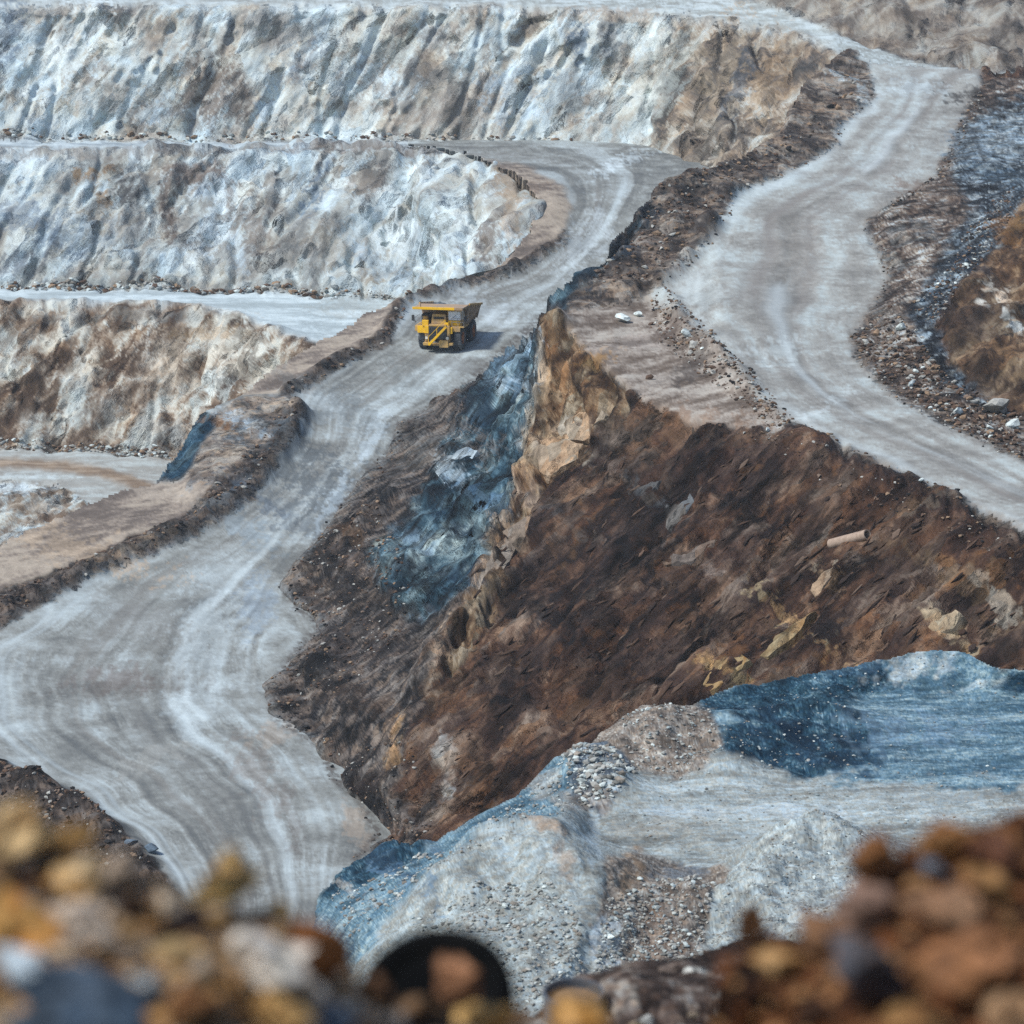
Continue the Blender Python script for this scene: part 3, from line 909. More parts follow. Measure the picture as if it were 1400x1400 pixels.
B1.build(patches=[
    (850, 222, 60, 9, 24, (206, 214, 220), .6), (800, 330, 30, 60, -30, (192, 198, 204), .5), (660, 420, 60, 20, -30, (186, 192, 198), .5),
    (640, 500, 60, 14, -8, (118, 114, 114), .5), (450, 560, 60, 30, -20, (166, 174, 180), .5), (420, 650, 120, 44, -38, (100, 105, 110), .8), (330, 720, 90, 16, -32, (128, 142, 152), .5), (400, 710, 80, 18, -36, (100, 107, 114), .65), (560, 520, 50, 20, -36, (122, 123, 124), .5), (480, 560, 70, 22, -38, (116, 119, 122), .55), (355, 690, 60, 8, -32, (92, 104, 116), .6), (180, 940, 120, 16, 4, (118, 112, 108), .5), (240, 900, 50, 60, -20, (132, 128, 124), .5),
    (510, 600, 14, 50, -24, (186, 196, 204), .6), (455, 690, 14, 60, -34, (178, 190, 200), .6), (150, 930, 80, 20, 0, (118, 108, 104), .6), (200, 850, 70, 30, -20, (138, 134, 132), .5),
    (285, 870, 50, 100, -10, (192, 199, 204), .45), (265, 960, 40, 60, 10, (196, 202, 206), .4), (350, 830, 30, 50, -20, (140, 158, 174), .5), (380, 1000, 50, 20, 30, (170, 156, 142), .5), (490, 1130, 20, 40, 20, (166, 152, 138), .6),
    (350, 1060, 30, 60, 30, (132, 122, 116), .5), (400, 1120, 14, 60, 12, (122, 114, 110), .5), (200, 1040, 60, 16, 30, (172, 168, 164), .5), (330, 592, 40, 14, -28, (176, 182, 188), .8), (300, 592, 34, 8, -30, (130, 96, 62), .7),
    (80, 740, 160, 24, -18, (176, 158, 136), .6), (240, 680, 60, 14, -14, (160, 148, 136), .6), (380, 510, 60, 14, -26, (134, 128, 124), .6), (720, 270, 40, 16, 30, (134, 118, 104), .5),
])

# ================================================================ 3. the brown spur, the upper haul road and the bank on the right
zroad = lambda v: float(np.interp(v, ZV, ZZ))
toe = [(768, 405, 283), (748, 424, 287), (735, 440, 291), (716, 457, 297), (700, 470, 302), (665, 503, 304), (632, 530, 306)] + [(u, v, zroad(v) + 0.12) for u, v in RR[11:]]
toe_out = [(760, 404, 285), (741, 423, 289), (728, 440, 293), (708, 457, 299), (690, 470, 304), (655, 503, 306), (618, 532, 308)] + [(u - 45, v + 4, zroad(v) - 2.5) for u, v in RR[11:]]
L2 = [(1180, 108, 404), (1195, 132, 385), (1140, 178, 360), (1145, 198, 352), (1060, 240, 331), (1005, 260, 320), (995, 285, 312), (975, 325, 300), (900, 398, 283), (885, 412, 281), (930, 445, 267), (965, 468, 258), (1000, 500, 246), (1030, 540, 233), (1080, 575, 223), (1150, 607, 214.5), (1250, 652, 202.5), (1320, 684, 195.5), (1400, 720, 187), (1640, 830, 168)]
R2 = [(1340, 118, 393), (1320, 150, 378), (1292, 210, 348), (1280, 240, 334), (1200, 290, 312), (1180, 305, 306), (1200, 345, 293), (1215, 380, 282), (1185, 430, 267.5), (1165, 462, 258.5), (1172, 490, 249.5), (1200, 522, 239), (1240, 552, 229.5), (1300, 585, 220), (1370, 615, 212), (1400, 628, 209), (1640, 740, 186)]
SPUR = [(770, 402), (800, 372), (850, 310), (890, 262), (907, 241), (960, 230), (1010, 213), (1060, 190), (1085, 140), (1100, 110), (1130, 85), (1160, 64)]
B2 = Sheet(340, 1620, 50, 1300, SPUR + [(1200, 86), (1270, 90), (1340, 92), (1400, 86), (1616, 80), (1616, 1080), (1000, 1200), (640, 1290), (440, 1260)] + [(u - 36, v + 2) for u, v in RR[11:-1]][::-1] + [(626, 531), (662, 503), (697, 470), (713, 457), (732, 440), (745, 424), (766, 405)], seed=3)
B2.tin([
    [(1130, 50, 440), (1300, 50, 430), (1640, 50, 420)],
    [(1160, 65, 425), (1200, 88, 415), (1270, 93, 411), (1340, 96, 407), (1400, 90, 410), (1640, 80, 410)],
    [(770, 402, 282), (800, 372, 289), (850, 310, 301), (890, 262, 312), (907, 240, 316), (960, 228, 325), (1010, 211, 335), (1060, 188, 350), (1085, 138, 375), (1100, 108, 392), (1130, 83, 410), (1160, 65, 425)],
    [(810, 395, 283), (870, 330, 298), (940, 265, 314), (1020, 232, 331), (1090, 190, 352), (1130, 130, 383)],
    L2, R2,
    toe, toe_out,
    [(770, 402, 282), (752, 428, 274), (745, 450, 267), (738, 500, 263), (725, 570, 257), (705, 670, 246), (670, 760, 234), (645, 830, 224), (600, 920, 212), (560, 1000, 204), (540, 1060, 197), (560, 1110, 194)],
    [(752, 428, 274), (800, 425, 273), (850, 418, 277), (885, 412, 281)],
    [(745, 450, 267), (770, 446, 266), (800, 478, 257), (830, 505, 248), (870, 538, 238.5), (940, 570, 228), (1040, 586, 221.5), (1120, 614, 212), (1230, 662, 200), (1330, 708, 189), (1400, 738, 182.5), (1640, 860, 163)],
    [(760, 580, 252), (800, 600, 244), (850, 590, 236.5)],
    [(460, 1300, 193), (600, 1137, 190), (700, 1080, 188), (800, 1020, 187), (950, 950, 186), (1100, 925, 182), (1250, 900, 177), (1400, 905, 171), (1640, 1000, 158)],
    [(600, 1310, 184), (800, 1200, 180), (1000, 1150, 176), (1400, 1060, 168), (1640, 1100, 156)],
    [(1200, 300, 308), (1215, 284, 309), (1260, 258, 318), (1320, 240, 327), (1345, 245, 323)],
    [(1400, 120, 390), (1400, 160, 368), (1400, 230, 335), (1385, 250, 318), (1335, 302, 297), (1292, 372, 276), (1255, 415, 263), (1262, 467, 251), (1290, 508, 242), (1340, 542, 233), (1400, 566, 228), (1640, 660, 200)],
    [(1640, 120, 392), (1640, 200, 345), (1480, 220, 320), (1410, 270, 292), (1360, 335, 277), (1325, 400, 262), (1320, 440, 252), (1340, 490, 241), (1400, 520, 233), (1640, 600, 205)],
    [(1640, 240, 300), (1470, 330, 268), (1420, 420, 252), (1480, 480, 240), (1640, 560, 214)],
    [(1230, 440, 258), (1230, 480, 249), (1270, 522, 239), (1330, 560, 228.5), (1400, 592, 221)],
], sm=2)
B2.raise_line([(985, 300), (950, 345), (905, 395), (922, 438), (956, 466), (996, 504), (1026, 540)], 0.9, 1.1, 5)
B2.raise_line([(745, 455), (738, 500), (725, 570), (705, 670), (672, 755), (645, 830), (600, 915)], 1.6, 2.4, 12)
B2.raise_line([(452, 1032), (500, 1068), (545, 1105), (590, 1140)], -1.3, 2.2, 13)
B2.raise_line([(525, 690), (478, 735), (432, 790)], 1.1, 2.2, 9)
B2.raise_line([(465, 880), (415, 930)], 0.9, 2.2, 10)
BROWN = [(0.0, (30, 22, 20)), (0.16, (46, 35, 31)), (0.38, (66, 50, 43)), (0.6, (82, 63, 52)), (0.8, (102, 81, 67)), (1.0, (148, 128, 110))]
BLUE = [(0.0, (10, 22, 29)), (0.25, (26, 47, 59)), (0.55, (50, 77, 91)), (0.8, (88, 117, 130)), (0.94, (146, 170, 177)), (1.0, (200, 214, 214))]
DARK = [(0.0, (20, 20, 22)), (0.25, (46, 42, 42)), (0.5, (76, 68, 64)), (0.75, (102, 92, 86)), (1.0, (140, 128, 118))]
LEDGE = [(0.0, (96, 84, 74)), (0.3, (130, 118, 108)), (0.7, (156, 144, 134)), (1.0, (182, 172, 162))]
OCHRE = [(0.0, (48, 36, 26)), (0.25, (84, 64, 44)), (0.5, (116, 90, 62)), (0.75, (142, 116, 84)), (1.0, (186, 164, 132))]
RUB = [(0.0, (36, 32, 32)), (0.3, (74, 64, 58)), (0.6, (108, 94, 84)), (0.85, (146, 134, 124)), (1.0, (206, 202, 198))]
BRUB = [(0.0, (20, 24, 30)), (0.3, (44, 50, 56)), (0.6, (78, 86, 94)), (0.85, (122, 132, 140)), (1.0, (196, 206, 212))]
RIDGE = [(0.0, (46, 42, 42)), (0.25, (82, 73, 68)), (0.5, (114, 102, 92)), (0.75, (142, 128, 115)), (1.0, (180, 168, 154))]
DUST2 = [(0.0, (114, 109, 106)), (0.15, (136, 131, 127)), (0.4, (156, 151, 147)), (0.65, (172, 169, 166)), (0.85, (187, 188, 188)), (1.0, (206, 210, 212))]
B2.region("brown_slope", "broad dark brown slope of loose streaked rock below the upper haul road", "slope", None, st_slope, M_BROWN, ramps=BROWN, L=8, dip=40, seed=1, ochre=(120, 84, 52), mid=0.9, pits=1.0, stretch=6)
B2.region("haul_road", "upper grey haul road bending past the brown slope on the right", "road",
          [[(p[0], p[1]) for p in L2] + [(p[0], p[1]) for p in R2[::-1]] + [(1345, 60), (1640, 40), (1160, 40), (1166, 70)]],
          st_road, M_ROAD, w_px=3, ramps=DUST2, left=[(p[0], p[1]) for p in L2], right=[(p[0], p[1]) for p in R2], seed=6,
          tracks=[(0.38, 0.05, (140, 132, 128), .65), (0.62, 0.04, (140, 132, 128), .5), (0.5, 0.05, (208, 212, 216), .5), (0.12, 0.04, (206, 212, 216), .5)])
B2.region("rocky_ridge", "rugged brown ridge of broken ledges along the upper road's left side", "ridge",
          [SPUR + [(1185, 90), (1198, 132), (1142, 178), (1146, 200), (1062, 243), (1004, 264), (992, 292), (972, 328), (902, 398), (884, 412), (850, 420), (760, 424)]],
          st_rubble, M_MID, w_px=3, ramps=RIDGE, size=2.2, amp=1.0, base=0.5, seed=6)
B2.region("rock_outcrop", "dark blue-grey slate flank dropping from the ridge to the haul road", "outcrop",
          [[(766, 398), (858, 300), (905, 262), (880, 300), (830, 362), (790, 404), (756, 432), (746, 446), (740, 500), (726, 570), (712, 650), (690, 720), (660, 775), (640, 830), (560, 850), (520, 800), (500, 760), (560, 700), (590, 640), (610, 590), (632, 545), (640, 520), (700, 466), (736, 438)]],
          st_slope, M_SLATE, w_px=9, ramps=BLUE, L=9, dip=40, seed=11, big=1.6, mid=1.3, stretch=4.5, az=1.6)
B2.region("debris_slope", "dark crumbling debris bank between the slate flank and the haul road", "slope",
          [[(632, 532), (612, 590), (592, 640), (560, 700), (505, 758), (520, 800), (560, 850), (640, 832), (610, 900), (565, 990), (545, 1060), (580, 1140), (500, 1190), (300, 1200), (300, 760), (480, 640), (540, 560)]],
          st_rubble, M_MID, w_px=4, ramps=DARK, size=0.9, amp=0.35, base=0.2, seed=8)
B2.region("rock_ledge", "flat tan ledge at the top corner of the spur", "ledge",
          [[(756, 430), (800, 422), (884, 410), (930, 446), (965, 470), (1000, 502), (1030, 542), (1080, 577), (1060, 590), (940, 574), (868, 540), (826, 504), (800, 478), (772, 448)]],
          st_flat, M_SHOULDER, w_px=4, ramps=LEDGE, L=4, rough=0.04, lumps=0.05, seed=9, stretch=2, dirx=(0.7, 0.7))
B2.region("rock_face", "ochre cliff at the nose of the spur above a pale slab", "rock face",
          [[(742, 448), (772, 446), (800, 478), (828, 504), (866, 540), (850, 575), (800, 600), (770, 640), (748, 676), (726, 724), (700, 764), (684, 812), (668, 860), (640, 900), (616, 930), (604, 924), (628, 872), (640, 828), (664, 768), (688, 716), (702, 680), (724, 572), (738, 500)]],
          st_wall, M_NOSE, w_px=3, ramps=[(0.0, (38, 28, 22)), (0.25, (74, 56, 40)), (0.5, (106, 84, 62)), (0.75, (136, 114, 88)), (1.0, (182, 162, 134))], dip=78, L=5, big=0.8, mid=1.0, fine=0.25, seed=40)
B2.region("rubble_bank", "bank of broken brown and white rubble on the upper road's right side", "rubble bank",
          [[(1343, 108), (1640, 90), (1640, 120), (1640, 340), (1400, 252), (1384, 262), (1330, 310), (1290, 376), (1256, 420), (1264, 470), (1294, 512), (1342, 546), (1400, 570), (1640, 670), (1640, 745), (1400, 630), (1370, 616), (1300, 586), (1240, 553), (1200, 523), (1170, 492), (1163, 462), (1184, 430), (1216, 380), (1204, 345), (1180, 305), (1200, 290), (1282, 240), (1294, 210), (1322, 150)]],
          st_rubble, M_MID, w_px=3, ramps=RUB, size=0.9, amp=0.22, base=0.2, seed=14)
B2.region("rubble_bank", "blue-black strip of slate rubble in the ditch below the tawny cliff", "rubble bank",
          [[(1310, 180), (1400, 130), (1640, 120), (1640, 250), (1430, 262), (1384, 310), (1342, 360), (1300, 400), (1276, 446), (1300, 500), (1360, 548), (1340, 556), (1286, 516), (1256, 470), (1240, 430), (1262, 400), (1296, 330), (1330, 290), (1300, 240)]],
          st_rubble, M_MID, w_px=4, ramps=BRUB, size=0.8, amp=0.22, base=0.2, seed=15)
B2.region("rock_face", "tawny streaked cliff at the right edge above the rubble", "rock face",
          [[(1404, 262), (1384, 300), (1344, 352), (1306, 402), (1286, 446), (1304, 500), (1350, 545), (1420, 572), (1640, 660), (1640, 240)]],
          st_slope, M_TAWNY, w_px=3, ramps=[(0.0, (34, 27, 23)), (0.25, (62, 49, 39)), (0.5, (84, 67, 52)), (0.75, (108, 88, 68)), (1.0, (160, 142, 118))], dip=36, L=6, seed=17, pits=0.4, mid=0.6, big=0.8)
PALE = (190, 178, 164)
B2.spill(RR[11:], (136, 132, 130), 7, .7)
B2.spill([(p[0], p[1]) for p in L2[9:]], (150, 140, 130), 6, .6)
B2.spill([(p[0], p[1]) for p in R2[4:]], (128, 120, 114), 7, .7)
B2.build(patches=[
    (1150, 106, 28, 8, -20, (190, 200, 206), .8), (1120, 150, 40, 8, -16, (150, 132, 112), .6), (1000, 225, 60, 8, -12, (60, 52, 50), .7), (1100, 150, 40, 14, -20, (64, 54, 48), .6), (930, 290, 30, 22, -30, (92, 80, 72), .7), (880, 340, 40, 14, -45, (112, 98, 88), .6),
    (796, 378, 36, 20, -44, (30, 44, 56), .9), (838, 332, 46, 22, -46, (34, 46, 57), .9), (884, 286, 36, 20, -44, (40, 48, 56), .85), (930, 255, 40, 12, -20, (52, 50, 50), .7), (900, 350, 34, 14, -40, (120, 108, 100), .6),
    (785, 596, 44, 30, -30, (176, 158, 136), .95), (770, 580, 20, 16, -30, (184, 168, 148), .8), (745, 625, 24, 18, -30, (182, 164, 142), .9), (815, 600, 12, 34, -20, (58, 44, 38), .8), (700, 740, 40, 14, -38, (150, 134, 118), .8), (665, 790, 14, 34, -34, (150, 136, 122), .8), (720, 690, 30, 10, -34, (140, 124, 110), .7),
    (712, 600, 8, 60, -8, (170, 166, 162), .7), (735, 540, 6, 50, -6, (176, 168, 158), .6), (760, 490, 16, 40, -4, (118, 88, 58), .7), (820, 490, 30, 10, 20, (166, 132, 88), .7),
    (620, 645, 34, 16, -40, (172, 190, 202), .8), (690, 500, 30, 40, -40, (118, 146, 166), .6), (650, 560, 20, 40, -26, (36, 58, 78), .7), (700, 530, 50, 8, -40, (186, 202, 214), .6), (660, 600, 60, 8, -36, (120, 112, 108), .7), (720, 470, 40, 6, -42, (160, 184, 202), .7), (640, 610, 50, 8, -36, (150, 142, 136), .6),
    (660, 690, 50, 16, -38, (92, 124, 150), .7), (620, 720, 40, 16, -38, (40, 68, 92), .7), (570, 740, 40, 16, -36, (108, 132, 150), .7), (560, 770, 40, 16, -36, (30, 44, 58), .7), (600, 680, 60, 10, -38, (26, 34, 44), .6), (640, 800, 40, 14, -36, (36, 58, 78), .6), (560, 790, 60, 12, -30, (28, 34, 42), .7),
    (440, 760, 26, 36, -26, (26, 24, 25), .85), (475, 735, 40, 10, -30, (96, 76, 58), .7), (520, 690, 24, 14, 30, (24, 26, 30), .8), (580, 560, 24, 20, -20, (116, 106, 100), .7), (480, 770, 46, 12, -28, (104, 92, 86), .7), (450, 850, 50, 26, -10, (78, 70, 68), .7), (470, 890, 50, 24, 0, (92, 82, 78), .6), (430, 930, 40, 14, -10, (28, 26, 27), .8), (500, 960, 60, 16, -20, (70, 58, 50), .6), (520, 880, 50, 20, -30, (56, 48, 46), .5), (540, 650, 30, 20, -30, (106, 98, 94), .7), (500, 700, 24, 12, -30, (60, 52, 48), .7),
    (610, 1040, 16, 36, 0, (176, 170, 164), .75), (540, 1010, 16, 30, -14, (160, 130, 94), .75), (565, 1090, 60, 20, 40, (104, 94, 90), .7), (640, 1050, 60, 30, -30, (104, 84, 68), .5), (520, 1090, 75, 16, -40, (26, 26, 30), .85), (470, 1050, 30, 12, -30, (34, 32, 34), .7), (500, 1050, 40, 14, 30, (44, 36, 34), .7), (540, 1120, 20, 10, 30, (102, 78, 62), .7), (600, 960, 30, 30, -30, (110, 84, 62), .6), (590, 900, 20, 40, -30, (130, 108, 90), .5),
    (900, 720, 130, 60, -36, (44, 36, 34), .6), (790, 820, 120, 60, -38, (32, 28, 30), .6), (960, 640, 100, 30, 14, (62, 47, 41), .7), (1000, 740, 180, 22, -24, (72, 52, 42), .6), (830, 950, 110, 50, -36, (66, 44, 30), .6), (1200, 720, 110, 50, -20, (92, 68, 52), .65), (1330, 800, 110, 30, -30, (116, 92, 68), .7), (1120, 650, 60, 14, 14, (82, 64, 52), .6), (1250, 690, 60, 10, 24, (136, 118, 100), .6),
    (920, 700, 26, 8, -40, (126, 120, 118), .8), (960, 770, 60, 8, -34, (128, 112, 100), .7), (860, 660, 40, 10, -40, (100, 96, 96), .6), (760, 700, 80, 12, -38, (112, 100, 92), .6), (860, 600, 44, 12, -30, (116, 98, 80), .6), (1000, 830, 120, 10, -34, (104, 84, 68), .5),
    (1080, 850, 90, 10, -44, (160, 138, 104), .8), (1000, 930, 60, 14, -40, (160, 136, 98), .85), (1130, 790, 46, 10, -46, (170, 148, 122), .8), (1170, 770, 20, 14, -30, (120, 110, 104), .7), (1290, 860, 40, 18, -40, (186, 164, 132), .85), (1370, 820, 50, 16, -40, (176, 164, 148), .7), (1340, 790, 20, 10, -20, (150, 136, 120), .7), (1180, 880, 60, 12, -34, (100, 84, 72), .6), (1380, 890, 40, 14, -30, (52, 42, 36), .7), (1330, 840, 24, 12, -10, (80, 66, 56), .6),
    (1250, 425, 20, 16, -40, (20, 24, 32), .8), (1275, 470, 8, 40, 30, (22, 26, 34), .75), (1300, 510, 20, 14, 30, (26, 28, 34), .7), (1330, 360, 30, 20, -40, (34, 46, 60), .6), (1215, 450, 30, 40, 0, (140, 132, 126), .5), (1360, 236, 60, 16, -20, (84, 104, 118), .6), (1372, 185, 50, 44, 0, (150, 163, 172), .85), (1325, 200, 34, 34, 0, (118, 128, 136), .7), (1345, 140, 60, 16, -14, (44, 40, 40), .75), (1270, 262, 60, 14, -14, (112, 98, 88), .7), (1250, 320, 40, 20, 0, (136, 132, 130), .6), (1220, 360, 20, 14, 0, (160, 156, 152), .7),
    (1370, 400, 40, 10, -40, (196, 184, 170), .8), (1345, 420, 16, 8, -40, (204, 196, 186), .7), (1385, 440, 20, 8, -50, (206, 198, 188), .8), (1330, 440, 50, 18, -34, (92, 76, 64), .6), (1380, 310, 30, 26, -40, (134, 98, 58), .7), (1390, 500, 60, 14, -34, (132, 108, 80), .6), (1360, 540, 50, 10, -10, (96, 80, 68), .6),
    (738, 520, 6, 44, -6, (178, 164, 146), .9), (716, 612, 7, 60, -10, (180, 168, 150), .9), (688, 722, 9, 46, -24, (170, 154, 136), .85), (654, 806, 9, 44, -26, (168, 152, 136), .85), (602, 915, 10, 50, -26, (150, 134, 116), .7), (705, 815, 40, 50, -36, (26, 22, 23), .7), (760, 690, 40, 14, -36, (34, 28, 28), .6), (860, 760, 60, 14, -38, (24, 24, 28), .7), (780, 860, 70, 16, -38, (22, 22, 26), .7), (940, 820, 60, 14, -38, (26, 24, 26), .6), (1000, 690, 40, 10, -36, (30, 27, 28), .6), (1120, 860, 60, 12, -38, (32, 26, 25), .6), (690, 940, 50, 22, -40, (26, 21, 20), .65),
    (900, 585, 130, 26, 6, (118, 98, 82), .75), (1020, 600, 80, 14, 8, (104, 86, 72), .6), (860, 625, 70, 30, -30, (104, 88, 76), .6), (580, 610, 44, 34, -30, (112, 106, 102), .75), (520, 820, 90, 40, -20, (40, 36, 36), .7), (470, 790, 40, 30, -30, (34, 31, 32), .7), (560, 720, 50, 16, -38, (22, 34, 42), .7), (640, 740, 60, 18, -38, (20, 38, 50), .7), (660, 540, 16, 40, -20, (22, 42, 56), .7), (420, 820, 30, 20, 0, (96, 86, 80), .5),
    (860, 470, 60, 14, 10, (150, 138, 130), .7), (900, 520, 40, 10, 20, (150, 140, 132), .6), (950, 500, 40, 16, 44, (74, 66, 62), .7), (920, 450, 30, 12, 34, (92, 78, 70), .6), (830, 440, 30, 8, 0, (96, 82, 72), .6),
    (1120, 560, 70, 8, 30, (196, 198, 200), .5), (1100, 340, 30, 60, 0, (150, 142, 136), .45), (1060, 480, 40, 20, 0, (200, 204, 206), .5), (1250, 120, 50, 14, 0, (190, 196, 200), .6), (1180, 130, 10, 16, 0, (200, 206, 210), .5), (960, 400, 40, 40, -20, (196, 200, 202), .4),
])

# ================================================================ 4. the spoil bench in front
GB = [(0.0, (50, 77, 92)), (0.3, (78, 109, 126)), (0.65, (108, 139, 154)), (0.9, (150, 173, 181)), (1.0, (200, 214, 214))]
GW = [(0.0, (124, 122, 120)), (0.3, (148, 147, 145)), (0.6, (166, 167, 166)), (0.85, (184, 187, 188)), (1.0, (208, 212, 213))]
GT = [(0.0, (78, 72, 68)), (0.3, (112, 102, 94)), (0.6, (142, 130, 120)), (0.85, (170, 160, 150)), (1.0, (214, 210, 204))]
GD = [(0.0, (12, 34, 48)), (0.3, (26, 54, 70)), (0.6, (42, 74, 92)), (0.85, (70, 105, 122)), (1.0, (150, 175, 183))]
CREST = [(420, 1300), (432, 1230), (440, 1212), (470, 1182), (530, 1150), (592, 1152), (640, 1122), (690, 1096), (770, 1047), (800, 1024), (840, 992), (870, 976), (905, 968), (945, 964), (985, 944), (1040, 934), (1100, 924), (1150, 914), (1200, 903), (1240, 893), (1290, 889), (1330, 896), (1360, 910), (1400, 916), (2036, 930)]
C = Sheet(380, 2040, 870, 1500, CREST + [(2036, 1496), (384, 1496), (384, 1320)], step=1.6, seed=4)
C.tin([
    [(380, 1330, -36.5), (432, 1230, -35.8), (440, 1212, -35.5), (470, 1182, -35.0), (530, 1150, -34.4), (592, 1150, -34), (640, 1120, -33.4), (690, 1094, -33), (770, 1045, 118), (800, 1022, 119), (840, 990, 119.5), (870, 974, 120), (905, 966, 121), (945, 962, 122), (985, 942, 124), (1040, 932, 125), (1100, 922, 125.5), (1150, 912, 126), (1200, 901, 126.5), (1240, 891, 127), (1290, 886, 127), (1330, 894, 126), (1360, 908, 125), (1400, 914, 124), (2060, 928, 121)],
    [(800, 1075, -32.2), (850, 1062, -32.2), (900, 1060, -32.2), (960, 1050, -32.2), (980, 1010, -32.2), (1000, 985, -32.2), (1100, 966, -32.2), (1200, 950, -32.2), (1240, 945, -32.2), (1340, 948, -32.2), (2060, 960, -32.2)],
    [(830, 1130, -32.4), (1000, 1120, -32.3), (1400, 1100, -32.2), (2060, 1100, -32.2)],
    [(800, 1105, -32.5), (815, 1140, -32.6), (860, 1160, -32.6), (920, 1180, -32.7), (975, 1190, -32.8), (1010, 1165, -32.6), (1060, 1138, -32.4), (1130, 1126, -32.4), (1190, 1136, -32.4), (1250, 1158, -32.4), (1400, 1170, -32.4), (2060, 1180, -32.4)],
    [(560, 1240, 94), (620, 1195, 95), (690, 1150, 96), (730, 1136, 96.5), (760, 1132, 96.5), (774, 1152, 95.2), (780, 1190, 93.0), (786, 1240, 90.4), (780, 1300, 87.2)],
    [(480, 1275, 95), (550, 1215, 99), (640, 1160, 103), (720, 1110, 107), (780, 1085, 110)],
    [(820, 1186, 93.4), (816, 1250, 90.3), (806, 1330, 87.1), (790, 1400, 83.6)],
    [(862, 1172, 97.5), (880, 1220, 94), (870, 1310, 88.8), (860, 1400, 84)],
    [(955, 1300, 90), (985, 1225, 97), (1022, 1180, 99.6), (1070, 1150, 101.2), (1130, 1138, 102), (1185, 1149, 101), (1240, 1175, 99), (1400, 1230, 94), (2060, 1250, 92)],
    [(960, 1310, 89), (1050, 1320, 86.5), (1200, 1330, 85), (2060, 1340, 85)],
    [(380, 1520, 78), (600, 1520, 76), (900, 1520, 75), (1200, 1520, 75), (2060, 1520, 75)],
    [(560, 1330, 87), (650, 1360, 84.5), (740, 1390, 83)],
], sm=3)
C.raise_line([(600, 1205), (650, 1170), (700, 1150), (752, 1143)], 0.7, 2.0, 14)
C.raise_line([(985, 1250), (1015, 1200), (1070, 1165), (1140, 1152)], 0.8, 2.0, 15)
C.raise_line([(975, 1050), (1010, 1020), (1060, 995), (1120, 975), (1150, 985)], 0.7, 1.7, 11)
C.raise_line([(775, 1060), (800, 1070), (830, 1085)], 0.8, 1.4, 12)
C.raise_line([(850, 1030), (900, 1000), (960, 1000)], 0.6, 2.4, 13)
C.region("spoil_bench", "level grey gravel tip bench in front of the brown slope", "spoil bench", None, st_gravel, M_GRAV, ramps=GW, dirx=(1, 0.15, 0), stretch=7, L=2.2, seed=1, lump=0.05)
C.region("gravel_bank", "slate-blue gravel spread over the back half of the tip bench", "gravel bank",
         [[(940, 960), (985, 940), (1100, 920), (1200, 900), (1290, 885), (1340, 894), (1400, 912), (2060, 925), (2060, 1060), (1300, 1070), (1100, 1062), (1000, 1050), (960, 1050), (975, 1000)]],
         st_gravel, M_GRAV, w_px=13, ramps=GB, dirx=(1, 0.1, 0), stretch=4, L=2.2, seed=2, lump=0.06)
C.region("gravel_heap", "dark blue wet gravel heap dumped on the tip bench", "gravel heap",
         [[(955, 1045), (1000, 1010), (1060, 980), (1130, 962), (1170, 985), (1200, 1010), (1180, 1050), (1100, 1062), (1020, 1056)],
          [(945, 962), (985, 943), (1100, 922), (1180, 908), (1215, 930), (1200, 955), (1080, 975), (1000, 985), (965, 1000)]],
         st_gravel, M_GRAV, w_px=12, ramps=GD, L=1.6, amp=0.07, seed=3, lump=0.10)
C.region("gravel_heap", "tan gravel heap at the back corner of the tip bench", "gravel heap",
         [[(770, 1040), (800, 1020), (840, 988), (870, 972), (905, 964), (948, 961), (975, 1000), (985, 1040), (960, 1062), (880, 1066), (840, 1060)]],
         st_gravel, M_GRAV, w_px=5, ramps=GT, L=1.2, amp=0.07, seed=4)
C.region("gravel_heap", "small dark heap of coarse grey stones on the left lip of the bench", "gravel heap",
         [[(768, 1046), (800, 1036), (850, 1044), (870, 1060), (850, 1085), (820, 1120), (785, 1100), (772, 1075)]],
         st_rubble, M_GRAV, w_px=3, ramps=[(0, (44, 52, 62)), (0.4, (84, 94, 104)), (0.8, (134, 142, 150)), (1, (206, 212, 216))], size=0.4, amp=0.25, base=0.05, seed=20)
C.region("gravel_bank", "blue-grey gravel flank falling away at the bench's left side", "gravel bank",
         [[(380, 1340), (430, 1230), (440, 1210), (530, 1148), (592, 1150), (690, 1094), (772, 1044), (785, 1090), (760, 1110), (700, 1140), (620, 1192), (540, 1250), (480, 1330)]],
         st_gravel, M_GRAV, w_px=5, ramps=GB, L=1.4, dirx=(0.75, 0.6, 0.15), stretch=6, amp=0.08, seed=5)
C.region("gravel_heap", "dark teal gravel heap at the foot of the main road's last bend", "gravel heap",
         [[(436, 1232), (444, 1200), (478, 1166), (535, 1145), (596, 1150), (574, 1172), (522, 1192), (470, 1216)]],
         st_gravel, M_GRAV, w_px=3, ramps=GD, L=1.2, amp=0.1, seed=9, lump=0.15)
C.region("gravel_heap", "pale grey gravel heap sloping down to the left at the bench's front", "gravel heap",
         [[(480, 1320), (560, 1240), (640, 1180), (700, 1143), (750, 1128), (782, 1140), (796, 1190), (804, 1250), (795, 1330), (780, 1420), (500, 1500)]],
         st_gravel, M_GRAV, w_px=4, ramps=GW, L=1.4, amp=0.07, seed=6)
C.region("gravel_heap", "brownish stony heap between the two pale heaps", "gravel heap",
         [[(830, 1175), (870, 1160), (930, 1180), (985, 1200), (1010, 1215), (960, 1300), (950, 1420), (790, 1420), (805, 1330), (818, 1250)]],
         st_gravel, M_GRAV, w_px=5, ramps=GT, L=1.0, amp=0.09, seed=7)
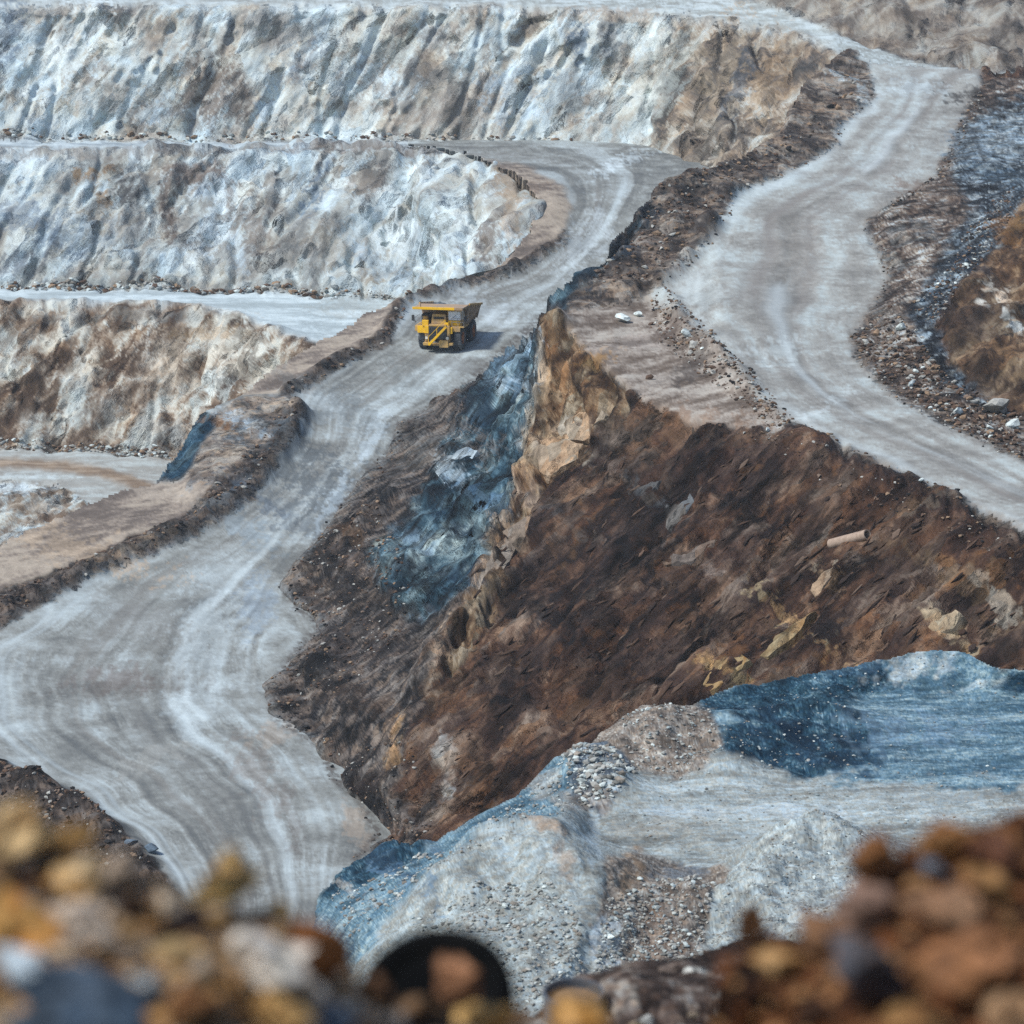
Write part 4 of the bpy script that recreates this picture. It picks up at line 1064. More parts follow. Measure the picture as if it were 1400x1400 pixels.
C.region("gravel_heap", "whitish gravel heap beside the rusty rock pile on the right", "gravel heap",
         [[(952, 1310), (984, 1228), (1020, 1182), (1070, 1152), (1130, 1138), (1190, 1152), (1250, 1190), (1400, 1240), (2060, 1260), (2060, 1500), (940, 1500)]],
         st_gravel, M_GRAV, w_px=3, ramps=[(0, (122, 122, 124)), (0.3, (156, 157, 157)), (0.6, (178, 179, 178)), (1, (212, 214, 214))], L=0.8, amp=0.06, seed=8)
C.build(patches=[
    (1120, 1030, 110, 26, -4, (34, 60, 80), .8), (1060, 1000, 90, 14, -24, (26, 48, 66), .8), (1240, 915, 60, 22, 10, (176, 178, 180), .75), (1160, 912, 30, 14, 0, (70, 96, 116), .6), (1300, 900, 14, 20, 0, (130, 150, 166), .6), (1350, 935, 60, 8, 10, (186, 190, 192), .6),
    (1250, 1000, 100, 30, 0, (112, 138, 158), .5), (1000, 1110, 160, 10, 0, (196, 204, 210), .6), (900, 1130, 80, 12, 4, (176, 172, 166), .5), (1300, 1090, 120, 10, 0, (178, 182, 184), .5), (1060, 1150, 110, 14, 0, (190, 194, 196), .5),
    (740, 1140, 40, 8, -14, (170, 152, 134), .7), (770, 1180, 20, 30, 0, (160, 144, 130), .6), (700, 1180, 50, 30, -30, (196, 204, 208), .6), (520, 1170, 60, 18, -24, (42, 66, 86), .8), (500, 1225, 60, 8, -30, (172, 166, 162), .7), (560, 1210, 90, 8, -34, (84, 112, 134), .6), (600, 1170, 60, 10, -32, (100, 124, 142), .5),
    (810, 1160, 12, 50, 0, (190, 196, 200), .7), (830, 1300, 20, 60, -8, (176, 186, 194), .7), (860, 1200, 20, 40, -18, (150, 128, 104), .6), (930, 1200, 40, 20, 10, (110, 124, 136), .6), (900, 1270, 40, 50, 0, (124, 106, 92), .6), (800, 1100, 40, 14, 0, (150, 136, 122), .5), (740, 1080, 30, 14, -30, (176, 170, 164), .6), (640, 1290, 40, 50, 0, (160, 158, 156), .4),
])

# ================================================================ 5. the rim we stand on
RIMC = [(0.0, (52, 40, 30)), (0.25, (104, 82, 60)), (0.6, (146, 120, 90)), (1.0, (182, 160, 132))]
RIMB = [(0.0, (22, 15, 12)), (0.3, (56, 38, 26)), (0.6, (92, 62, 40)), (1.0, (140, 104, 72))]
DL = [(-260, 1090), (-100, 1100), (0, 1135), (60, 1165), (130, 1215), (210, 1240), (300, 1240), (390, 1260), (440, 1310), (480, 1370), (520, 1412), (700, 1420), (760, 1412), (970, 1412), (1000, 1345), (1040, 1305), (1110, 1265), (1165, 1225), (1200, 1190), (1260, 1172), (1330, 1160), (1400, 1155), (2060, 1150)]
D = Sheet(-240, 2040, 1060, 1760, DL + [(2036, 1756), (-236, 1756)], step=4.0, seed=5)
D.tin([
    [(u, v - 6, 6.6 if u < 530 else (7.6 if u < 985 else 7.0)) for u, v in DL],
    [(-260, 1400, 5.6), (200, 1450, 5.6), (480, 1480, 6.0), (700, 1500, 6.4), (960, 1500, 6.4), (1200, 1420, 6.1), (2060, 1400, 5.9)],
    [(-260, 1780, 4.6), (700, 1780, 4.7), (2060, 1780, 4.6)],
], sm=3)
D.region("rim_ground", "ochre stony ground of the pit rim at lower left", "ground", None, st_rubble, M_RIM, ramps=RIMC, size=0.13, amp=0.10, base=0.04, seed=30)
D.region("rim_ground", "rusty brown earth of the pit rim at lower right", "ground", [[(760, 1300), (2060, 1000), (2060, 1800), (800, 1800)]], st_rubble, M_RIM, w_px=20, ramps=RIMB, size=0.15, amp=0.12, base=0.05, seed=31)
D.build(skirt=((0.5, -0.6), (1.5, -2.5), (3, -6)))
# a lower step of the rim, a little further out
E = Sheet(640, 1120, 1290, 1520, [(690, 1420), (720, 1365), (760, 1345), (830, 1325), (900, 1316), (960, 1300), (1040, 1290), (1116, 1290), (1116, 1516), (644, 1516), (660, 1460)], step=2.5, seed=6)
E.tin([
    [(620, 1500, 22), (700, 1400, 24), (830, 1318, 26), (960, 1292, 26.5), (1140, 1280, 26.5)],
    [(620, 1560, 19), (800, 1540, 19.5), (1140, 1540, 19.5)],
], sm=2)
E.region("rim_step", "dark brown stony step of the rim just below the viewpoint", "ground", None, st_rubble, M_RIM, ramps=[(0, (34, 28, 26)), (0.4, (78, 64, 56)), (0.7, (112, 96, 86)), (1, (176, 166, 156))], size=0.30, amp=0.14, base=0.08, seed=33)
E.build(skirt=((1, -1.5), (3, -5), (8, -22)))
# the country round and under the pit
me = bpy.data.meshes.new("ground")
me.from_pydata([(-3000, -1500, ZC - 110), (3000, -1500, ZC - 110), (3000, 4500, ZC - 110), (-3000, 4500, ZC - 110)], [], [(0, 1, 2, 3)])
gd = bpy.data.objects.new("ground", me)
COL.objects.link(gd)
ca = me.color_attributes.new("Col", 'FLOAT_COLOR', 'POINT')
ca.data.foreach_set("color", [0.2, 0.18, 0.16, 1] * 4)
me.materials.append(M_FLAT)
info(gd, "wide floor of the pit and the land beyond it", "ground", None, "structure")
# hazy air over the pit
bm = bmesh.new()
bmesh.ops.create_cube(bm, size=1)
for v in bm.verts:
    v.co = Vector((v.co.x * 6100, 1500 + v.co.y * 6100, (ZC - 111) if v.co.z < 0 else (ZC + 45)))
me = bpy.data.meshes.new("haze")
bm.to_mesh(me); bm.free()
hz = bpy.data.objects.new("haze", me)
COL.objects.link(hz)
mh = bpy.data.materials.new("haze")
mh.use_nodes = True
nh = mh.node_tree.nodes
nh.clear()
ho, hv = nh.new("ShaderNodeOutputMaterial"), nh.new("ShaderNodeVolumePrincipled")
hv.inputs["Color"].default_value = (0.80, 0.90, 0.97, 1)
hv.inputs["Density"].default_value = 0.00014
mh.node_tree.links.new(hv.outputs[0], ho.inputs["Volume"])
me.materials.append(mh)
info(hz, "pale dusty haze hanging over the whole pit", "haze", None, "stuff")
# ================================================================ 6. loose rock
M_ROCK = earth_mat("boulder_rock", 3.0, 0.22, 0.06)
M_RIMROCK = earth_mat("rim_rock", 16.0, 0.42, 0.02)


def ico(sub):
    bm = bmesh.new()
    bmesh.ops.create_icosphere(bm, subdivisions=sub, radius=1.0)
    V = np.array([v.co[:] for v in bm.verts])
    F = np.array([[v.index for v in f.verts] for f in bm.faces])
    bm.free()
    return V, F


ICO = {k: ico(k) for k in (1, 2, 3, 4)}


def rock_shape(seed, sub=2, cuts=9, flat=(1, 0.8, 0.65), lump=0.18):
    """a broken stone: a lump trimmed by random cleavage planes"""
    r = np.random.default_rng(seed)
    V, F = ICO[sub]
    V = V.copy()
    V *= (1 + lump * fb(V + r.random(3) * 50, 0.9, 300, 0)[:, None])
    for _ in range(cuts):
        n = r.standard_normal(3); n /= np.linalg.norm(n)
        d = r.uniform(0.42, 0.84)
        h = V @ n - d
        V = V - np.where(h > 0, h, 0)[:, None] * n * 0.97
    V += 0.03 * fb(V + r.random(3) * 50, 0.4, 301, 1)[:, None] * V
    return V * np.array(flat), F


def rock_mesh(name, seed, col, sub=2, cuts=9, flat=(1, 0.8, 0.65), mat=None, col2=None, smooth=False, lump=0.18, mottle=1.0):
    V, F = rock_shape(seed, sub, cuts, flat, lump)
    col = np.asarray(col, float); col = col.mean() + (col - col.mean()) * (0.8 if mat is M_RIMROCK else 1.0)
    n = fb(V + seed, 0.8, 310, 0)
    C = np.tile(alb(col) * (1.15 if mat is M_RIMROCK else 1.0), (len(V), 1)) * (1 + 0.22 * mottle * n)[:, None]
    if col2 is not None:
        C = mixc(C, alb(col2) * 1.2, sstep(-0.3, 0.9, fb(V + seed * 3.1, 1.1, 311, 0)))
    me = np_mesh(name, V, F, np.clip(C, 0.003, 0.85), smooth=smooth, tri=True)
    me.materials.append(mat or M_ROCK)
    return me


def lay(o, pos, r, rng, sink=0.25, up=None):
    o.location = Vector(pos) + Vector((0, 0, r * (0.62 - sink)))
    o.rotation_euler = (rng.uniform(-0.5, 0.5), rng.uniform(-0.5, 0.5), rng.uniform(0, 6.28))
    o.scale = (r, r, r)


TONES = dict(white=(214, 214, 212), pale=(178, 172, 166), tan=(146, 124, 102), brown=(98, 80, 68), blue=(96, 112, 126), dark=(48, 46, 48))
BANK = {}
for t, c in TONES.items():
    BANK[t] = [rock_mesh("boulder", 40 + 7 * k + len(t), c, sub=2, cuts=10, flat=((1, .8, .6), (1, .7, .7), (1, .9, .5), (1.1, .6, .45))[k]) for k in range(4)]


def boulder(sheet, u, v, r_px, tone, label, group, rng, sink=0.25):
    p = sheet.at(u, v)
    r = r_px * p.y / FPX
    o = bpy.data.objects.new("boulder", rng.choice(BANK[tone]))
    COL.objects.link(o)
    lay(o, p, r, rng, sink)
    info(o, label, "boulder", group)
    return o


rb = random.Random(5)
singles = [
    (B2, 852, 440, 13, "white", "largest white boulder on the spur's tan ledge"),
    (B2, 873, 434, 9, "white", "smaller white boulder just right of the largest one on the tan ledge"),
    (B2, 940, 466, 11, "white", "white boulder at the upper road's edge, at the end of the tan ledge"),
    (B2, 948, 480, 9, "pale", "pale boulder just below the white one at the upper road's edge"),
    (B2, 888, 518, 7, "brown", "upright brown boulder alone on the front of the tan ledge"),
    (B2, 1360, 562, 26, "pale", "long pale tawny slab lying flat in the rubble bank under the tawny cliff"),
    (B2, 1232, 452, 11, "white", "bright white block near the top of the rubble bank"),
    (B2, 1310, 566, 10, "white", "whitish block left of the long pale slab in the rubble bank"),
    (B2, 1385, 585, 11, "white", "whitish block below the long pale slab in the rubble bank"),
    (B2, 1050, 592, 6, "white", "small white stone on the brown slope's crest below the upper road"),
    (B2, 1260, 668, 6, "white", "small pale stone on the brown slope's crest near the right edge"),
    (C, 691, 1245, 7, "white", "bright white block on the pale gravel heap"),
    (C, 729, 1268, 4, "white", "small white block to the lower right of the bright white block on the gravel heap"),
    (C, 876, 1208, 6, "white", "white stone above the brownish stony heap"),
    (C, 1112, 1210, 5, "white", "white stone on the whitish gravel heap at right"),
    (B1, 205, 1170, 14, "blue", "blue-grey slab at the lower left berm of the main road"),
    (B1, 178, 1160, 12, "blue", "flat blue-grey slab just left of the other slab on the lower left berm"),
]
for sh, u, v, r, t, lb in singles:
    boulder(sh, u, v, r, t, lb, None, rb)


def slab(sheet, poly, th, col, label, col2=None, mat=None):
    """a flat-lying block of bedrock standing proud of the slope"""
    Q = np.array([sheet.at(u, v) for u, v in poly])
    c = Q.mean(0)
    nn = np.array(sheet.N[int(np.clip(round((np.mean([p[1] for p in poly]) - sheet.v0) / sheet.st), 0, len(sheet.vs) - 1)), int(np.clip(round((np.mean([p[0] for p in poly]) - sheet.u0) / sheet.st), 0, len(sheet.us) - 1))])
    h = (Q - c) @ nn
    Q = Q - (h * 0.75)[:, None] * nn
    bm = bmesh.new()
    top = [bm.verts.new(c * .06 + q * .94 + nn * th * .6) for q in Q]
    bot = [bm.verts.new(q - nn * th * 1.5) for q in Q]
    k = len(Q)
    bm.faces.new(top); bm.faces.new(bot[::-1])
    for i in range(k):
        bm.faces.new((top[i], bot[i], bot[(i + 1) % k], top[(i + 1) % k]))
    bmesh.ops.triangulate(bm, faces=bm.faces[:])
    bmesh.ops.subdivide_edges(bm, edges=bm.edges[:], cuts=3, use_grid_fill=True)
    bmesh.ops.recalc_face_normals(bm, faces=bm.faces[:])
    V = np.array([v.co[:] for v in bm.verts])
    dd = fb(V, 1.0, 340, 2)
    for v, k_ in zip(bm.verts, dd): v.co += Vector(nn) * float(k_) * 0.12
    me = bpy.data.meshes.new("rock_block")
    bm.to_mesh(me); bm.free()
    C = np.tile(alb(col), (len(V), 1)) * (1 + .12 * fb(V, .7, 341, 1))[:, None]
    if col2 is not None: C = mixc(C, alb(col2), sstep(0, 1, fb(V, 1.2, 342, 1)))
    ca = me.color_attributes.new("Col", 'FLOAT_COLOR', 'POINT')
    ca.data.foreach_set("color", np.concatenate([np.clip(C, .003, .8), np.ones((len(C), 1))], 1).astype(np.float32).ravel())
    me.materials.append(mat or M_NOSE)
    o = bpy.data.objects.new("rock_block", me)
    COL.objects.link(o)
    info(o, label, "rock block")


slab(B2, [(766, 578), (790, 563), (822, 558), (828, 566), (812, 586), (800, 602), (776, 600)], .35, (186, 164, 138), "upper of the two pale tan slabs below the spur's ochre cliff", (160, 134, 106))
slab(B2, [(722, 648), (738, 618), (756, 602), (798, 606), (788, 630), (764, 650), (742, 658)], .4, (182, 160, 134), "larger lower slab of the two pale tan ones below the spur's ochre cliff", (152, 128, 102))
slab(B2, [(903, 716), (918, 694), (944, 672), (950, 684), (934, 704), (908, 722)], .3, (112, 108, 108), "grey bedrock slab standing out of the upper middle of the brown slope")
slab(B2, [(904, 768), (940, 752), (984, 744), (978, 752), (944, 764), (908, 776)], .25, (128, 112, 100), "long thin pale slab below the grey slab on the brown slope")
slab(B2, [(690, 742), (712, 720), (742, 706), (764, 700), (748, 716), (720, 744), (700, 756)], .3, (146, 130, 114), "pale brown slab along the rib of the spur")
slab(B2, [(660, 806), (672, 776), (694, 752), (706, 756), (690, 790), (668, 822)], .3, (152, 136, 120), "narrow pale slab at the lower end of the spur's rib")
slab(B2, [(860, 672), (888, 654), (902, 652), (894, 664), (868, 680)], .25, (96, 92, 92), "small dark grey slab above and left of the grey slab on the brown slope")
slab(B2, [(1030, 905), (1060, 872), (1100, 838), (1116, 832), (1096, 860), (1050, 902)], .4, (166, 144, 108), "yellow-cream rib of rock running up the brown slope", (150, 124, 86))
slab(B2, [(966, 948), (990, 920), (1022, 908), (1034, 914), (1010, 940), (980, 958)], .45, (168, 145, 106), "yellow-cream rock at the foot of the brown slope behind the blue gravel", (154, 122, 78))
slab(B2, [(1108, 812), (1130, 786), (1150, 768), (1158, 776), (1140, 800), (1116, 822)], .3, (168, 150, 128), "cream streaked rib of rock just below the tan pipe", (130, 112, 94))
slab(B2, [(1262, 872), (1284, 850), (1312, 840), (1322, 846), (1306, 864), (1276, 880)], .35, (186, 166, 136), "cream block low on the brown slope above the grey crest of the tip bench", (150, 130, 104))
slab(B2, [(596, 650), (612, 626), (640, 612), (654, 618), (640, 640), (610, 668)], .4, (184, 198, 208), "white-blue slab in the slate flank beside the main road", (140, 160, 176), M_SLATE)


def strew(sheet, poly, n, r_px, tones, label, group, seed):
    rng = random.Random(seed)
    us, vs = [p[0] for p in poly], [p[1] for p in poly]
    k = 0
    while k < n:
        u, v = rng.uniform(min(us), min(1396, max(us))), rng.uniform(min(vs), max(vs))
        if not in_poly(np.array([u]), np.array([v]), poly)[0]: continue
        boulder(sheet, u, v, r_px[0] + (r_px[1] - r_px[0]) * rng.random() ** 2.5, rng.choice(tones), label, group, rng, rng.uniform(.15, .4))
        k += 1


strew(B2, [(1178, 470), (1215, 440), (1256, 450), (1280, 500), (1290, 540), (1240, 545), (1200, 515)], 46, (2.5, 8), ["white", "pale", "pale", "tan", "brown"],
      "broken white or brown stone in the round rubble bank where the upper road bends", "stones of the rubble bank at the upper road's bend", 21)
strew(B2, [(1262, 555), (1300, 548), (1396, 572), (1396, 622), (1360, 612), (1300, 582)], 44, (3, 11), ["white", "pale", "tan", "tan", "brown", "brown"],
      "broken stone in the rubble at the foot of the tawny cliff at the right edge", "stones at the foot of the tawny cliff", 22)
strew(B2, [(1262, 400), (1300, 350), (1340, 310), (1352, 345), (1312, 392), (1282, 440), (1252, 440)], 50, (2, 6), ["blue", "blue", "dark", "pale", "white"],
      "blue-grey or black stone in the slate rubble strip beside the tawny cliff", "stones of the slate rubble strip", 23)
strew(B2, [(870, 422), (890, 414), (930, 448), (990, 495), (985, 520), (940, 500), (905, 470)], 36, (2, 6), ["pale", "brown", "brown", "tan", "white"],
      "small broken stone along the edge of the upper road beside the tan ledge", "stones on the edge of the tan ledge", 24)
strew(B2, [(905, 262), (1000, 222), (1060, 200), (1130, 130), (1165, 90), (1180, 140), (1120, 185), (1000, 255), (950, 300), (880, 360)], 34, (3, 8), ["brown", "tan", "pale", "dark"],
      "brown broken block on the rugged ridge left of the upper road", "blocks on the rugged ridge", 25)
strew(B2, [(450, 740), (505, 690), (520, 720), (460, 780), (420, 810)], 24, (2, 5), ["tan", "brown", "dark", "pale"],
      "small dark stone on the crumbling bank at the main road's right edge", "stones on the crumbling bank", 26)


def scree(name, label, spots, tones, seed, sub=1, bed=None):
    """uncountable small stones, as one mesh"""
    rng = np.random.default_rng(seed)
    pr = random.Random(seed)
    shapes = [rock_shape(900 + k, sub, 6, ((1, .8, .7), (1, .7, .5), (1, .9, .6))[k % 3]) for k in range(6)]
    Vs, Fs, Cs, base = [], [], [], 0
    tl = [alb(TONES[t]) if isinstance(t, str) else alb(t) for t in tones]
    for sheet, poly, n, r0, r1 in spots:
        us, vs = [p[0] for p in poly], [p[1] for p in poly]
        U, V_ = rng.uniform(min(us), max(us), n * 3), rng.uniform(min(vs), max(vs), n * 3)
        m = in_poly(U, V_, poly)
        pk = fb(np.array([sheet.at(u, v) for u, v in zip(U[m], V_[m])]), 7.0, seed) if bed is not None else np.ones(int(m.sum()))
        for u, v in [q for q, k_ in zip(zip(U[m], V_[m]), pk) if k_ > -0.1][:n]:
            p = sheet.at(u, v)
            r = r0 + (r1 - r0) * pr.random() ** 3
            V, F = shapes[pr.randrange(6)]
            a, b = pr.uniform(0, 6.28), pr.uniform(-.6, .6)
            ca_, sa_, cb, sb = math.cos(a), math.sin(a), math.cos(b), math.sin(b)
            M = np.array(((ca_, -sa_, 0), (sa_, ca_, 0), (0, 0, 1))) @ np.array(((1, 0, 0), (0, cb, -sb), (0, sb, cb)))
            if bed is not None:               # slabs lying along the beds
                t_ = R(bed + pr.gauss(0, 13))
                e1 = np.array((math.cos(t_), .25, math.sin(t_))); e1 /= np.linalg.norm(e1)
                e2 = np.array((-math.sin(t_), 0, math.cos(t_)))
                M = np.stack([e1 * pr.uniform(0.9, 3.0), e2 * pr.uniform(.45, .9), np.cross(e1, e2) * 0.8], 1)
            Vs.append(V @ M.T * r + np.array((p.x, p.y, p.z + r * 0.3)))
            Fs.append(F + base)
            base += len(V)
            Cs.append(np.tile(tl[pr.randrange(len(tl))] * pr.uniform(.75, 1.15), (len(V), 1)))
    me = np_mesh(name, np.concatenate(Vs), np.concatenate(Fs), np.clip(np.concatenate(Cs), 0.003, .85), smooth=False, tri=True)
    me.materials.append(M_RIMROCK if name == "rim_rubble" else M_ROCK)
    o = bpy.data.objects.new(name, me)
    COL.objects.link(o)
    info(o, label, "stones", None, "stuff")
    return o


scree("gravel_stones", "countless small grey and white stones strewn over the gravel heaps of the tip bench", [
    (C, [(560, 1260), (640, 1220), (740, 1200), (790, 1240), (800, 1330), (780, 1400), (640, 1400), (600, 1320)], 1700, .03, .15),
    (C, [(830, 1230), (900, 1210), (980, 1230), (960, 1300), (950, 1390), (800, 1390), (815, 1300)], 1800, .04, .15),
    (C, [(960, 1300), (1000, 1220), (1070, 1160), (1130, 1145), (1200, 1160), (1240, 1200), (1100, 1310), (960, 1320)], 1500, .02, .09),
    (C, [(770, 1050), (840, 1045), (870, 1065), (840, 1100), (800, 1110), (775, 1085)], 500, .06, .28),
    (C, [(600, 1160), (770, 1060), (790, 1100), (720, 1140), (620, 1200), (480, 1290), (450, 1220)], 900, .04, .16),
    (C, [(850, 1000), (900, 972), (960, 970), (990, 1050), (960, 1060), (860, 1060)], 500, .03, .16),
    (C, [(960, 1050), (1010, 1010), (1100, 970), (1180, 990), (1160, 1050), (1010, 1060)], 110, .03, .12),
    (C, [(840, 1070), (1390, 1050), (1390, 1150), (1000, 1180), (850, 1140)], 500, .02, .10),
    (C, [(950, 960), (1290, 890), (1396, 920), (1396, 1050), (980, 1050)], 260, .02, .10)],
    ["white", "pale", "pale", (196, 194, 190), (150, 140, 130), (160, 166, 168), (164, 160, 156), (136, 132, 128)], 3)
TOE = [(u + 5, v) for u, v in RR[11:]]
scree("rubble_stones", "countless small brown stones of the rubble banks and berms", [
    (B2, [(1165, 460), (1220, 420), (1300, 520), (1396, 570), (1396, 625), (1300, 580), (1200, 520)], 1100, .10, .42),
    (B2, [(1240, 420), (1290, 370), (1335, 300), (1390, 250), (1380, 310), (1310, 400), (1280, 450)], 600, .08, .34),
    (B2, [(890, 415), (1000, 500), (1080, 575), (1060, 590), (980, 530), (900, 470)], 350, .08, .26),
    (B2, [(960, 575), (1120, 612), (1330, 706), (1396, 738), (1396, 780), (1200, 690), (1000, 600)], 500, .06, .26),
    (B2, [(390, 800), (450, 740), (520, 690), (560, 760), (560, 860), (480, 940), (380, 980), (420, 860)], 700, .08, .30),
    (B2, [(440, 1010), (560, 1000), (600, 1130), (520, 1140), (480, 1060)], 300, .06, .26),
    (B1, [(0, 815), (150, 755), (260, 705), (330, 640), (400, 560), (415, 580), (340, 680), (250, 735), (60, 820), (0, 850)], 900, .06, .42),
    (B1, [(0, 1050), (100, 1095), (210, 1190), (160, 1200), (0, 1110)], 500, .06, .36),
    (B1, [(560, 405), (520, 460), (400, 530), (390, 545), (530, 470), (565, 418)], 350, .08, .45),
    (B2, [(905, 250), (1010, 215), (1140, 170), (1000, 262), (900, 390), (860, 400), (800, 400)], 700, .10, .45),
    (B2, [(885, 415), (915, 400), (1000, 480), (1085, 572), (1070, 592), (985, 530), (905, 460)], 700, .08, .36)],
    ["brown", "brown", "tan", "dark", "pale", (84, 72, 64), (120, 104, 92)], 8)
scree("slope_stones", "countless small dark stones lying on the brown slope", [
    (B2, [(640, 820), (720, 640), (900, 590), (1396, 760), (1396, 880), (1000, 930), (620, 1100)], 650, .06, .46)],
    [(56, 46, 42), "brown", (78, 62, 52), (70, 54, 45), (60, 50, 46), (84, 66, 54), (108, 92, 80)], 13, 1, 40)
scree("toe_rubble", "countless pale and brown stones fallen to the foot of the far quarry faces", [
    (A, [(0, 180), (300, 181), (600, 184), (750, 189), (890, 208), (900, 222), (750, 199), (600, 194), (0, 191)], 700, .12, .8),
    (A, [(0, 382), (200, 386), (350, 390), (520, 396), (540, 408), (350, 402), (200, 398), (0, 395)], 700, .12, .8),
    (A, [(0, 600), (100, 602), (210, 610), (240, 628), (200, 624), (100, 617), (0, 615)], 450, .10, .6)],
    ["pale", "white", "tan", "brown", (150, 152, 154), (128, 120, 112)], 15)
EDGE_L, EDGE_R = [(p[0], p[1]) for p in L2[9:-1]], [(p[0], p[1]) for p in R2[6:-1]]
scree("edge_stones", "countless small grey and brown stones along the edges of the upper haul road", [
    (B2, [(u - 8, v + 8) for u, v in EDGE_L] + [(u + 5, v - 4) for u, v in EDGE_L][::-1], 600, .05, .26),
    (B2, [(u - 6, v + 4) for u, v in EDGE_R] + [(u + 12, v - 8) for u, v in EDGE_R][::-1], 700, .05, .28),
    (B2, [(1182, 112), (1192, 134), (1136, 180), (1140, 200), (1058, 242), (1000, 262), (990, 288), (968, 328), (894, 400), (908, 404), (985, 326), (1004, 288), (1012, 264), (1066, 244), (1152, 200), (1150, 182), (1202, 134)], 600, .08, .36),
    (B2, [(1344, 118), (1322, 152), (1294, 212), (1278, 242), (1196, 292), (1206, 296), (1290, 246), (1308, 214), (1340, 150), (1356, 118)], 400, .08, .36)],
    ["brown", "tan", "pale", "dark", (110, 100, 92)], 14)
scree("spilled_stones", "countless small dark stones spilled along the main haul road's right edge", [
    (B1, [(u - 9, v + 2) for u, v in RR[11:]] + [(u + 14, v) for u, v in RR[11:]][::-1], 700, .05, .28),
    (B2, [(u - 2, v + 2) for u, v in RR[11:]] + [(u + 26, v) for u, v in RR[11:]][::-1], 900, .06, .34)],
    ["brown", "dark", "dark", "tan", (92, 84, 78)], 12)

# ---------------------------------------------------------------- the heap of stones on the rim, close to the eye
OCH, YEL, RUS, BEI, DRK, SLA, PNK = (170, 128, 80), (188, 150, 96), (122, 74, 42), (180, 160, 140), (40, 28, 22), (44, 60, 76), (150, 104, 78)


def rim_rock(u, v, ru, rv, col, label, group=None, seed=0, col2=None, name="rock", dy=0.0, sheet=None, up=0.55):
    sh = sheet or D
    vb = v + rv * (0.75 if group is None else 0.4)
    p = sh.at(u, vb)
    Y = p.y + dy
    c = pt(u, v, Y)
    r = np.random.default_rng(seed + 7)
    sx, sz = ru * Y / FPX, rv * Y / FPX
    me = rock_mesh(name, 2000 + seed, col, sub=3, cuts=16, flat=(1, 1, 1), mat=M_RIMROCK, col2=col2, smooth=False, lump=0.5, mottle=1.8)
    o = bpy.data.objects.new(name, me)
    COL.objects.link(o)
    o.location = c
    o.scale = (sx, (sx + sz) / 2, sz)
    o.rotation_euler = (r.uniform(-.25, .25), r.uniform(-.25, .25), r.uniform(-.3, .3))
    info(o, label, "rock", group)
    return o


